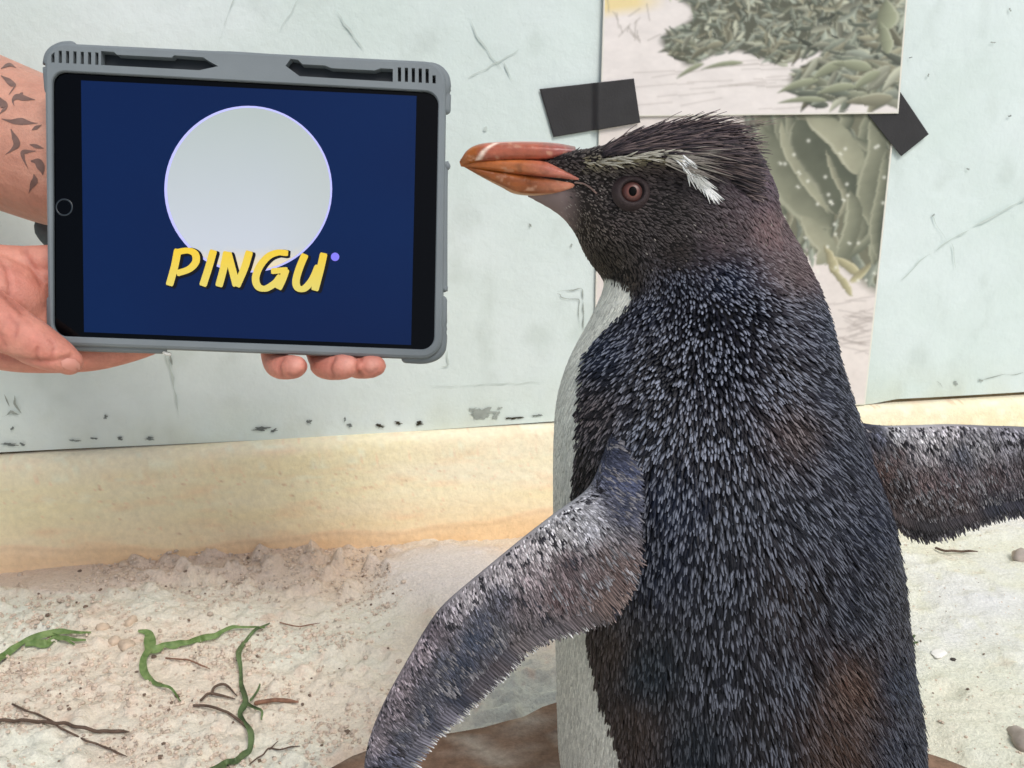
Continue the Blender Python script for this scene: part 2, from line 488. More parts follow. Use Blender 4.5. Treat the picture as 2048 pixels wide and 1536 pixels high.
# footing profile (off, z)
prof = [(-0.02, 0.1082), (0.002, 0.1082), (0.008, 0.1075), (0.0112, 0.1055), (0.0135, 0.101), (0.0148, 0.095), (0.015, 0.085)] + [(0.015 + 0.004 * t, 0.085 - 0.1 * t) for t in np.linspace(0.04, 1, 50)] + [(0.019, -0.06)]
fs = np.concatenate([np.linspace(-3, -0.75, 20), np.linspace(-0.74, 0.9, 760), np.linspace(0.92, 4, 24)])
V = []; cc = []
for (of, z) in prof:
    for s in fs:
        V.append((s, z, of))
V = np.array(V); s_, z_, of_ = V[:, 0], V[:, 1], V[:, 2]
bumpy = (fbm(s_ * 14, z_ * 30, 61, 4) - 0.45) * 0.0035 + (fbm(s_ * 70, z_ * 90, 62, 2) - 0.4) * 0.0008
of2 = of_ + bumpy * (of_ > 0)
zw = z_ + np.where(z_ > 0.09, (vnoise(s_ * 22, s_ * 0, 63) - 0.5) * 0.0022, 0) * (of_ > 0.004)
pos = W_O + W_R * s_[:, None] + np.array([0, 0, 1.0]) * zw[:, None] + W_N * of2[:, None]
n = np.clip((fbm(s_ * 5, z_ * 30, 64, 5)[:, None] - 0.25) * 2.0, 0, 1) * 0.9; n5 = fbm(s_ * 26, z_ * 90, 65, 4)[:, None]
ca = lin(244, 222, 182); cb = lin(240, 225, 202); cd = lin(232, 204, 160)
cc = (ca * n + cb * (1 - n)) * 1.06
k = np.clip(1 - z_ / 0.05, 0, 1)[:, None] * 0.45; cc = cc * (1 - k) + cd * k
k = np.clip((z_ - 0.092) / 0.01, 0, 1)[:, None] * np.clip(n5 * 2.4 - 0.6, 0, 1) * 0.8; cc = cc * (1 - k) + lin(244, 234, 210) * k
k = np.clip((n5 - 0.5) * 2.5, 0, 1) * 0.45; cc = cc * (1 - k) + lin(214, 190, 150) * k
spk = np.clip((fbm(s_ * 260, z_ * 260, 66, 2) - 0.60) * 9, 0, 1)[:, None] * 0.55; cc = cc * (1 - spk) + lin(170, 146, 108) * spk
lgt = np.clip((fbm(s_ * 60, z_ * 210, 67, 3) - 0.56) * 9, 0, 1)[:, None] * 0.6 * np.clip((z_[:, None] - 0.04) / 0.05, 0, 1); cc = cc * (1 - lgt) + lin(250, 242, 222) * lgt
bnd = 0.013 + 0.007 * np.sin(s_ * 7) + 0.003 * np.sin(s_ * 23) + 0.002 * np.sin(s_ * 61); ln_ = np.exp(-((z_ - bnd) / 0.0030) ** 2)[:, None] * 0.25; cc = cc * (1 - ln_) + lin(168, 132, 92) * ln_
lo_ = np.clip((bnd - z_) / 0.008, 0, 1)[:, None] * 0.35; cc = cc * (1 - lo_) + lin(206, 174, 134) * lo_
cc = np.clip(cc * np.array([1.13, 1.08, 1.04]), 0, 0.94)
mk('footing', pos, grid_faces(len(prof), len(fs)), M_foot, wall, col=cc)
# cracks in the paint
def crack(ptsx, w, mat=M_crack, name='crack'):
    pts = []
    for i in range(len(ptsx) - 1):
        a, b = np.array(ptsx[i], float), np.array(ptsx[i + 1], float)
        m = max(2, int(np.linalg.norm(b - a) / 14))
        for t in np.linspace(0, 1, m, endpoint=False): pts.append(a + (b - a) * t + rng.normal(0, 1.4, 2))
    pts.append(ptsx[-1]); pts = np.array(pts, float)
    ww = np.abs(rng.normal(w, w * 0.6, len(pts))) * 0.00034; ww[0] = ww[-1] = 0.0001
    V, F = ribbon(Wp(pts[:, 0], pts[:, 1], 0.0016), ww, W_N, 2)
    return mk(name, V, F, mat, wall)
M_crack_lt = mat_plain('faint_crack', (196, 207, 202), 0.9, 0.2)
for pl, w, m in [([(472, -10), (452, 40), (435, 95)], 2, M_crack_lt), ([(672, 20), (700, 60), (728, 100)], 4, M_crack_lt), ([(940, 40), (962, 85), (1003, 140)], 3, M_crack_lt),
              ([(1040, 98), (1000, 122), (935, 156)], 3, M_crack_lt), ([(1005, 122), (1030, 170)], 4, M_crack_lt), ([(975, 255), (967, 262)], 5, M_crack_lt),
              ([(1115, 582), (1162, 577), (1167, 600), (1166, 660)], 3, M_crack), ([(1115, 584), (1122, 594), (1158, 598), (1158, 655)], 2.5, M_crack),
              ([(2060, 392), (1990, 430), (1895, 482), (1840, 520), (1800, 560)], 4, M_crack_lt), ([(1895, 482), (1870, 450), (1862, 428)], 3, M_crack_lt), ([(1900, 484), (1910, 540)], 2, M_crack_lt),
              ([(330, 700), (343, 740), (352, 790), (357, 835)], 5, M_crack_lt), ([(338, 708), (345, 730)], 6, M_crack),
              ([(860, 772), (960, 768), (1092, 763)], 1.6, M_crack_lt), ([(892, 700), (896, 730), (882, 732)], 2.5, M_crack_lt), ([(600, -5), (560, 60)], 1.5, M_crack_lt),
              ([(5, 832), (22, 822), (40, 828)], 5, M_crack), ([(12, 788), (20, 812)], 4, M_crack), ([(32, 790), (30, 808), (44, 826)], 5, M_crack),
              ([(2048, 745), (1990, 752), (1960, 760)], 2, M_crack), ([(1870, 760), (1884, 775)], 4, M_crack)]:
    crack(pl, w, m)
# flakes of missing paint
def flake(cx, cy, rx, ry, mat, seed, name='paint_chip'):
    rg = np.random.default_rng(seed)
    n = 26; t = np.linspace(0, 2 * math.pi, n, endpoint=False)
    r = np.clip(0.75 + 0.35 * np.sin(2 * t + rg.uniform(0, 6)) + rg.normal(0, 0.24, n), 0.2, 1.4)
    x = cx + rx * r * np.cos(t); y = cy + ry * r * np.sin(t)
    mk(name, Wp(x, y, 0.0014 + 0.0001 * (seed % 3)), [tuple(range(n))], mat, wall, smooth=False)
chips = [(520, 857, 26, 4, 1), (548, 860, 8, 4, 1), (618, 842, 5, 6, 1), (760, 851, 9, 5, 2), (796, 845, 9, 4, 2), (838, 845, 12, 4, 2), (965, 825, 28, 12, 0), (992, 829, 10, 8, 0), (1000, 815, 5, 3, 0),
         (20, 888, 22, 3, 1), (45, 887, 8, 3, 1), (150, 880, 10, 3, 1), (188, 876, 6, 3, 1), (240, 876, 8, 3, 1), (300, 876, 14, 3, 1), (212, 833, 5, 4, 1), (25, 856, 4, 4, 1), (700, 850, 10, 3, 1), (1030, 835, 18, 3, 2), (1075, 830, 10, 3, 1),
         (945, 818, 9, 5, 0), (690, 838, 3, 4, 1), (1820, 115, 3, 2, 1), (1855, 150, 3, 3, 0), (2018, 232, 3, 3, 1), (1935, 338, 3, 3, 0), (1865, 430, 3, 3, 0), (1142, 490, 4, 3, 0), (1060, 450, 4, 3, 0), (2018, 20, 3, 4, 0), (1985, 85, 5, 2, 0), (1910, 765, 6, 4, 0), (1960, 760, 4, 4, 0)]
for i, (a, b, c, d, k) in enumerate(chips): flake(a, b, c, d, [M_crack, M_chip, M_dark][k], i)

# ------------------------------------------------------------------ the two taped-up sheets
def poster_canvas(x0, y0, x1, y1, q):
    xs = np.arange(x0, x1 + q, q); ys = np.arange(y0, y1 + q, q)
    return np.meshgrid(xs, ys)

def paint_leaf(img, X, Y, q, cx, cy, ln, wd, ang, col, rim, curve=0.0):
    x0, y0 = X[0, 0], Y[0, 0]
    r = ln * 1.1
    i0, i1 = int(max(0, (cx - r - x0) / q)), int(min(X.shape[1], (cx + r - x0) / q + 2))
    j0, j1 = int(max(0, (cy - r - y0) / q)), int(min(X.shape[0], (cy + r - y0) / q + 2))
    if i1 <= i0 or j1 <= j0: return
    xx = X[j0:j1, i0:i1] - cx; yy = Y[j0:j1, i0:i1] - cy
    ca, sa = math.cos(ang), math.sin(ang)
    u = (xx * ca + yy * sa) / ln; v = (-xx * sa + yy * ca)
    v = v - curve * ln * (u * u - 0.3)
    half = wd * np.clip(1 - np.abs(u) ** 2.4, 0, 1) ** 0.8 * (0.8 + 0.35 * u)
    t = v / np.maximum(half, 1e-3)
    inside = np.clip((1 - np.abs(t)) * np.maximum(half, 1e-3) / q + 0.5, 0, 1) * (np.abs(u) < 1)
    shade = 0.78 + 0.30 * np.clip(-t, -1, 1) + 0.12 * (u)
    c = col[None, None] * shade[..., None]
    rm = np.exp(-((np.abs(t) - 0.86) / 0.13) ** 2)[..., None] * (t < 0.2)[..., None] * 0.75
    c = c * (1 - rm) + rim * rm
    sh = np.clip(1.35 - np.abs(t), 0, 1) * (np.abs(u) < 1) * (t > 0.5) * 0.35
    A = img[j0:j1, i0:i1]
    A *= (1 - sh * (1 - inside))[..., None]
    img[j0:j1, i0:i1] = A * (1 - inside[..., None]) + c * inside[..., None]

def line(img, X, Y, p0, p1, w, col, a=0.7):
    p0 = np.array(p0, float); p1 = np.array(p1, float); d = p1 - p0; L = np.linalg.norm(d)
    t = np.clip(((X - p0[0]) * d[0] + (Y - p0[1]) * d[1]) / L ** 2, 0, 1)
    ds = np.hypot(X - p0[0] - t * d[0], Y - p0[1] - t * d[1])
    k = (np.clip(1.2 - ds / w, 0, 1) * a)[..., None]
    img[:] = img * (1 - k) + col * k

greens = [lin(138, 146, 130), lin(158, 166, 150), lin(110, 118, 104), lin(176, 178, 156), lin(122, 126, 106), lin(146, 144, 120)]
rimc = lin(190, 192, 168)
def upper_picture(X, Y, q):
    rg = np.random.default_rng(3)
    sand = lin(232, 224, 220)
    n = fbm(X / 40, Y / 22, 9, 4)[..., None]; n2 = fbm(X / 9, Y / 5, 10, 3)[..., None]
    img = sand * (0.90 + 0.2 * n) * (0.95 + 0.1 * n2)
    k = np.clip((1330 - X) / 60, 0, 1) * np.clip((28 - Y + 0.12 * (1300 - X)) / 22, 0, 1)
    img = img * (1 - k[..., None]) + lin(236, 214, 150) * k[..., None]
    edge = 1345 + 30 * np.sin(Y / 17) + np.clip(Y - 60, 0, 200) * -0.25
    top = np.clip((X - edge) / 18, 0, 1) * np.clip((118 + 10 * np.sin(X / 30) + np.clip((1420 - X) / 6, 0, 30) - Y) / 10, 0, 1)
    right = np.clip((X - (1640 - (Y - 60) * 0.55 + 20 * np.sin(Y / 14))) / 20, 0, 1) * np.clip((205 - Y) / 10, 0, 1)
    base = np.clip(top + right, 0, 1)[..., None]
    img = img * (1 - base) + lin(92, 94, 80) * base
    for i in range(26):
        x = rg.uniform(1300, 1780); y = rg.uniform(120, 215)
        line(img, X, Y, (x - rg.uniform(30, 90), y + rg.uniform(-6, 10)), (x + 40, y - rg.uniform(0, 8)), 1.8, lin(160, 148, 138), 0.4)
    for i in range(14):
        x = rg.uniform(1215, 1330); y = rg.uniform(20, 90)
        line(img, X, Y, (x, y), (x + rg.uniform(-26, 26), y - rg.uniform(8, 40)), 1.5, lin(140, 130, 118), 0.6)
    for i in range(1100):
        x = rg.uniform(1330, 1815); y = rg.uniform(-15, 200)
        jx = int(np.clip((x - X[0, 0]) / q, 0, X.shape[1] - 1)); jy = int(np.clip((y - Y[0, 0]) / q, 0, X.shape[0] - 1))
        if base[jy, jx, 0] < 0.5: continue
        big = 1 + (max(0, x - 1560) / 260) * 1.0 + max(0, y - 60) / 150
        ln = rg.uniform(8, 19) * big; ang = rg.uniform(-0.9, 0.9) if y > 80 else rg.uniform(0, 6.28)
        c = greens[rg.integers(6)] * rg.uniform(0.5, 1.5)
        paint_leaf(img, X, Y, q, x, y, ln, ln * rg.uniform(0.22, 0.36), ang - 0.3, c, rimc * rg.uniform(0.7, 1.1), rg.uniform(-0.2, 0.2))
    for x, y, ln, wd, an in [(1770, 30, 30, 26, 1.5), (1765, 75, 34, 15, 1.3), (1600, 200, 50, 7, -0.05), (1590, 170, 44, 9, -0.3), (1650, 140, 36, 12, -0.5), (1700, 130, 40, 13, 0.1), (1665, 178, 40, 10, -0.2), (1725, 160, 34, 12, -0.6), (1440, 130, 44, 6, -0.15), (1375, 140, 32, 6, -0.5)]:
        paint_leaf(img, X, Y, q, x, y, ln, wd, an, lin(158, 164, 134), rimc, 0.1)
    k = (np.clip((Y - 218 - 0.0 * X) / 4, 0, 1) * 0.15)[..., None]
    return np.clip(img * (1 - k) + lin(230, 222, 214) * k, 0, 1)

def lower_picture(X, Y, q):
    rg = np.random.default_rng(5)
    n = fbm(X / 40, Y / 40, 19, 4)[..., None]; n2 = fbm(X / 8, Y / 6, 20, 3)[..., None]
    img = lin(228, 218, 212) * (0.9 + 0.18 * n) * (0.94 + 0.12 * n2)
    k = np.clip((560 + 40 * np.sin(X / 45) - Y - np.clip(1750 - X, 0, 300) * 0.05) / 30, 0, 1)[..., None] * np.clip((X - 1470) / 30, 0, 1)[..., None]
    img = img * (1 - k) + lin(116, 116, 96) * k
    for i in range(30):
        x = rg.uniform(1670, 1745); y = rg.uniform(600, 700)
        line(img, X, Y, (x - rg.uniform(15, 40), y + rg.uniform(-10, 10)), (x + 25, y + rg.uniform(-14, 14)), 2.0, lin(140, 126, 120), 0.35)
    for i in range(130):
        x = rg.uniform(1490, 1775); y = rg.uniform(225, 540)
        ln = rg.uniform(24, 60)
        paint_leaf(img, X, Y, q, x, y, ln, ln * rg.uniform(0.14, 0.24), rg.uniform(0.9, 2.1), greens[rg.integers(6)] * rg.uniform(0.7, 1.15), rimc * 0.85, rg.uniform(-0.25, 0.25))
    # long twisted leaves: soft swept bands following curved paths
    def sweep(path, w, c0, c1, rimk=0.5):
        pa = crom(np.array(path, float), 10); L_ = len(pa)
        best = np.full(X.shape, 1e9); side = np.zeros(X.shape); uu = np.zeros(X.shape)
        for i in range(L_ - 1):
            a_, b_ = pa[i], pa[i + 1]; d_ = b_ - a_; l2 = (d_ ** 2).sum() + 1e-9
            t_ = np.clip(((X - a_[0]) * d_[0] + (Y - a_[1]) * d_[1]) / l2, 0, 1)
            dx, dy = X - a_[0] - t_ * d_[0], Y - a_[1] - t_ * d_[1]
            ds = np.hypot(dx, dy); m_ = ds < best
            best[m_] = ds[m_]; side[m_] = np.sign(dx * -d_[1] + dy * d_[0])[m_]; uu[m_] = ((i + t_) / (L_ - 1))[m_]
        half = w * np.clip(1 - (2 * uu - 1) ** 4, 0.02, 1)
        ins = np.clip((half - best) / q / 1.5 + 0.5, 0, 1)[..., None]
        tt = np.clip(side * best / half, -1, 1)
        c = c0 * (0.5 - 0.5 * tt[..., None]) + c1 * (0.5 + 0.5 * tt[..., None])
        c = c * (0.85 + 0.3 * fbm(X / 26, Y / 26, int(w * 7), 3)[..., None])
        r_ = np.exp(-((tt - 0.85) / 0.14) ** 2)[..., None] * rimk
        c = c * (1 - r_) + lin(190, 190, 164) * r_
        img[:] = img * (1 - ins) + c * ins
    g0, g1, g2, g3 = lin(104, 108, 90), lin(146, 148, 124), lin(84, 90, 76), lin(166, 164, 138)
    for i in range(34):
        x = rg.uniform(1530, 1780); y = rg.uniform(225, 470); bx = rg.normal(0, 26)
        sweep([(x, y - 50), (x + bx, y), (x + rg.normal(0, 20), y + 60)], rg.uniform(6, 16), g2 * rg.uniform(.8, 1.3), g1 * rg.uniform(.8, 1.15), 0.3)
    sweep([(1520, 250), (1545, 330), (1600, 400), (1660, 455)], 34, g0, g1, 0.4)
    sweep([(1590, 238), (1620, 300), (1665, 360), (1672, 430)], 46, g2, g0, 0.5)
    sweep([(1560, 240), (1572, 300), (1608, 360), (1655, 425)], 9, g1, g3, 0.8)
    sweep([(1608, 232), (1660, 262), (1700, 310), (1712, 350)], 24, g1, g3, 0.6)
    sweep([(1650, 300), (1668, 350), (1690, 400), (1672, 440)], 7, g0, g3, 0.7)
    sweep([(1740, 235), (1752, 300), (1730, 380), (1738, 450)], 20, g0, g1, 0.4)
    sweep([(1698, 380), (1706, 430), (1690, 490), (1670, 520)], 17, g0, g1, 0.5)
    sweep([(1600, 430), (1632, 470), (1652, 500), (1630, 530)], 19, g1, g3, 0.5)
    sweep([(1770, 300), (1762, 380), (1748, 450), (1752, 520)], 12, g2, g1, 0.4)
    for x, y, ln, wd, an in [(1690, 530, 40, 11, 0.6), (1660, 520, 34, 12, 1.2), (1680, 560, 38, 9, 0.9), (1720, 545, 30, 8, 2.4)]:
        paint_leaf(img, X, Y, q, x, y, ln, wd, an, lin(190, 182, 140), lin(222, 214, 180), 0.1)
    for i in range(40):
        x = rg.uniform(1540, 1770); y = rg.uniform(240, 560)
        kk = np.exp(-((X - x) ** 2 + (Y - y) ** 2) / 9.0)[..., None]
        img = img * (1 - 0.8 * kk) + lin(240, 240, 225) * 0.8 * kk
    return np.clip(img, 0, 1)

def poster(name, corners, fn, off, label, q=2.2, sag=0.0):
    (x0, y0), (x1, y1), (x2, y2), (x3, y3) = corners      # TL TR BR BL in picture coordinates
    nu = int(max(x1 - x0, x2 - x3) / q); nv = int(max(y3 - y0, y2 - y1) / q)
    u, v = np.meshgrid(np.linspace(0, 1, nu), np.linspace(0, 1, nv))
    px = (x0 * (1 - u) + x1 * u) * (1 - v) + (x3 * (1 - u) + x2 * u) * v
    py = (y0 * (1 - u) + y1 * u) * (1 - v) + (y3 * (1 - u) + y2 * u) * v
    X, Y = poster_canvas(px.min() - 4, py.min() - 4, px.max() + 4, py.max() + 4, q)
    img = fn(X, Y, q)
    for _ in range(1):
        e = np.pad(img, ((1, 1), (1, 1), (0, 0)), mode='edge')
        img = (e[:-2, 1:-1] + e[2:, 1:-1] + e[1:-1, :-2] + e[1:-1, 2:] + 2 * img) / 6
    g = img.mean(-1, keepdims=True); img = g + (img - g) * 0.85
    ii = np.clip(((px - X[0, 0]) / q).round().astype(int), 0, X.shape[1] - 1); jj = np.clip(((py - Y[0, 0]) / q).round().astype(int), 0, X.shape[0] - 1)
    col = img[jj, ii]
    rim = (u > 1 - 1.2 / nu) | (v > 1 - 1.2 / nv) | (u < 1.2 / nu)
    col[rim] = lin(225, 222, 212)
    pos = Wp(px, py, off)
    wav = off * 0 + sag * (np.sin(u * 5 + v * 3) * 0.5 + 0.5) * v
    pos = pos + W_N * wav[..., None]
    n = nu * nv
    F = grid_faces(nv, nu)
    Vf = pos.reshape(-1, 3)
    o = mk(name, Vf, F, M_paper, col=col.reshape(-1, 3))
    sm = o.modifiers.new('thickness', 'SOLIDIFY'); sm.thickness = 0.0003; sm.offset = -1
    return tag(o, label, 'poster', 'printed sheets taped to the wall')
poster('poster', [(1197, 205), (1792, 200), (1727, 808), (1184, 830)], lower_picture, 0.0022, 'lower printed sheet of large grey-green leaves above sand, behind the penguin', sag=0.0012)
poster('poster', [(1208, -140), (1822, -150), (1791, 227), (1197, 234)], upper_picture, 0.0042, 'upper printed sheet showing dense shrub leaves on white sand', sag=0.001)

def tape(corners, off, label, crease=None):
    c = np.array(corners, float)
    n = 60
    u, v = np.meshgrid(np.linspace(0, 1, n), np.linspace(0, 1, n))
    px = (c[0, 0] * (1 - u) + c[1, 0] * u) * (1 - v) + (c[3, 0] * (1 - u) + c[2, 0] * u) * v
    py = (c[0, 1] * (1 - u) + c[1, 1] * u) * (1 - v) + (c[3, 1] * (1 - u) + c[2, 1] * u) * v
    px = px + 0.0 * px
    o_ = np.full(px.shape, off)
    if crease is not None:
        tt_ = np.clip((px - crease + 16) / 14, 0, 1); o_ = off + 0.0036 * tt_ * tt_ * (3 - 2 * tt_) + 0.0005 * np.exp(-((px - crease + 4) / 5) ** 2)
    V = Wp(px, py, 0.0) + W_N * o_[..., None]
    o = mk('tape_piece', V.reshape(-1, 3), grid_faces(n, n), M_tape)
    sm = o.modifiers.new('thickness', 'SOLIDIFY'); sm.thickness = 0.0003; sm.offset = -1
    return tag(o, label, 'tape', 'black tape holding the sheets')
tape([(1078, 178), (1264, 157), (1277, 245), (1106, 274)], 0.0022, 'black tape across the left edge of the upper sheet, above the beak', crease=1197)
tape([(1700, 190), (1795, 182), (1853, 268), (1798, 312)], 0.0038, 'black tape under the lower right corner of the upper sheet')

# ------------------------------------------------------------------ stone the bird stands on
ROCK_Z = 0.020
n = 90; rings = 34
V = []; cc = []
cx, cyy = 0.105, 0.405
for i in range(rings):
    for k in range(n):
        a = 2 * math.pi * k / n
        R0 = 0.232 * (1 + 0.03 * math.sin(2 * a + 1) + 0.025 * math.sin(5 * a) + 0.012 * math.sin(11 * a)) + 0.034 * math.exp(-((a - 2.62) / 0.38) ** 2)
        if i < 26:
            t = i / 25.0; r = R0 * t * 0.985; z = ROCK_Z + 0.0035 * math.cos(t * 1.5)
        else:
            t = (i - 26) / 7.0; r = R0 * (0.985 + 0.03 * math.sin(t * 1.8)); z = ROCK_Z - 0.002 - t * 0.036
        x = cx + r * math.cos(a); y = cyy + r * math.sin(a)
        h = (float(fbm(np.array(x * 30), np.array(y * 30), 91, 3)) - 0.45) * 0.007
        # worn grooves
        g = math.sin((x * 0.6 + y) * 95 + 3 * math.sin(x * 12)); h -= 0.002 * max(0, g - 0.9) * 10
        V.append((x, y, z + h * (1 if i < 28 else 0.4)))
        f = float(fbm(np.array(x * 26), np.array(y * 26), 93, 3)); f2 = float(fbm(np.array(x * 90), np.array(y * 90), 94, 2))
        c = lin(118, 90, 72) * (1 - f) + lin(168, 138, 116) * f
        if f2 > 0.5: c = c * 0.7 + lin(196, 180, 164) * 0.3
        if g > 0.9: c = lin(182, 166, 150)
        if x > 0.3: c = lin(196, 174, 148) * 0.6 + c * 0.4
        cc.append(c)
F = grid_faces(rings, n, True)
rock = mk('standing_stone', V, F, M_rock, col=np.array(cc), loc=(cx, cyy, 0))
tag(rock, 'flat brown weathered stone under the penguin in the sand', 'stone')

# ------------------------------------------------------------------ penguin: one continuous body
YB = 0.50
peng = thing('penguin', 'crested penguin with red-brown eye and orange beak, back turned, facing the tablet', 'penguin', (0.115, YB, ROCK_Z))
rows = [(330, 1310, 1490, 30), (400, 1275, 1545, 36), (480, 1235, 1588, 43), (560, 1214, 1625, 52), (600, 1203, 1640, 58), (650, 1180, 1652, 64), (720, 1140, 1667, 72), (800, 1113, 1692, 79),
        (900, 1107, 1722, 84), (1000, 1107, 1760, 86), (1100, 1107, 1782, 88), (1200, 1109, 1792, 90), (1300, 1112, 1804, 92), (1400, 1114, 1822, 93), (1470, 1116, 1828, 92), (1536, 1118, 1822, 88), (1585, 1150, 1790, 78), (1612, 1220, 1730, 58)]
rows = np.array(rows, float)
ys = np.linspace(330, 1612, 60)
xl = np.interp(ys, rows[:, 0], rows[:, 1]); xr = np.interp(ys, rows[:, 0], rows[:, 2]); rb = np.interp(ys, rows[:, 0], rows[:, 3]) / 1000
ker = np.array([1, 2, 3, 2, 1]) / 9.0
sm = lambda a: np.convolve(np.pad(a, 2, mode='edge'), ker, 'valid')
xl, xr, rb = sm(xl), sm(xr), sm(rb)
yc = YB + np.interp(ys, [330, 600, 1000, 1612], [0.035, 0.012, 0.0, 0.005])
Cc = P((xl + xr) / 2, ys, yc); A = (P(xr, ys, yc) - P(xl, ys, yc)) / 2; B = np.zeros_like(A); B[:, 1] = rb
torso = loft(Cc, A, B, 48)
head = [((1085, 312), (1050, 396), 6), ((1120, 304), (1078, 408), 9), ((1165, 300), (1118, 432), 14), ((1208, 290), (1148, 465), 21), ((1250, 272), (1176, 520), 27), ((1310, 256), (1228, 572), 32),
        ((1380, 248), (1310, 590), 36), ((1450, 258), (1400, 600), 38), ((1508, 300), (1470, 600), 36), ((1545, 370), (1510, 600), 31)]
ha = crom(np.array([(a[0], a[1], b[0], b[1], r) for a, b, r in head], float), 4)
YH = YB + 0.022
tp = P(ha[:, 0], ha[:, 1], np.full(len(ha), YH)); bt = P(ha[:, 2], ha[:, 3], np.full(len(ha), YH))
Ah = (tp - bt) / 2; Bh = np.zeros_like(Ah); Bh[:, 1] = ha[:, 4] / 1000
headl = loft((tp + bt) / 2, Ah, Bh, 40)
# brow ridge, cheek, thighs
brow = tube(P(np.array([1150, 1220, 1300, 1380, 1450]), np.array([318, 316, 312, 318, 345]), np.array([YH - .012, YH - .022, YH - .026, YH - .028, YH - .026])), np.array([5, 7, 9, 10, 9]) / 1000)
lore = tube(P(np.array([1092, 1125, 1170]), np.array([324, 322, 330]), np.array([YH - .0035, YH - .007, YH - .010])), np.array([2.2, 4.5, 7]) / 1000)
thl = tube(np.array([(0.075, 0.49, 0.09), (0.078, 0.485, 0.05), (0.08, 0.485, 0.032)]), np.array([0.030, 0.024, 0.014]))
thr = tube(np.array([(0.15, 0.49, 0.09), (0.155, 0.485, 0.05), (0.155, 0.485, 0.032)]), np.array([0.030, 0.024, 0.014]))
BV, BF = union([torso, headl, brow, lore, thl, thr], 0.0024, 14, 0.6)
BN = vert_normals(BV, BF)
if ((BV - BV.mean(0)) * BN).sum() < 0:
    BF = BF[:, ::-1]; BN = -BN
bvh = BVHTree.FromPolygons([tuple(v) for v in BV], [tuple(int(i) for i in f) for f in BF])
def hit(px, py):
    d = ray(px, py)
    h = bvh.ray_cast(Vector(C3), Vector(d).normalized())
    return (None, None) if h[0] is None else (np.array(h[0]), np.array(h[1]))

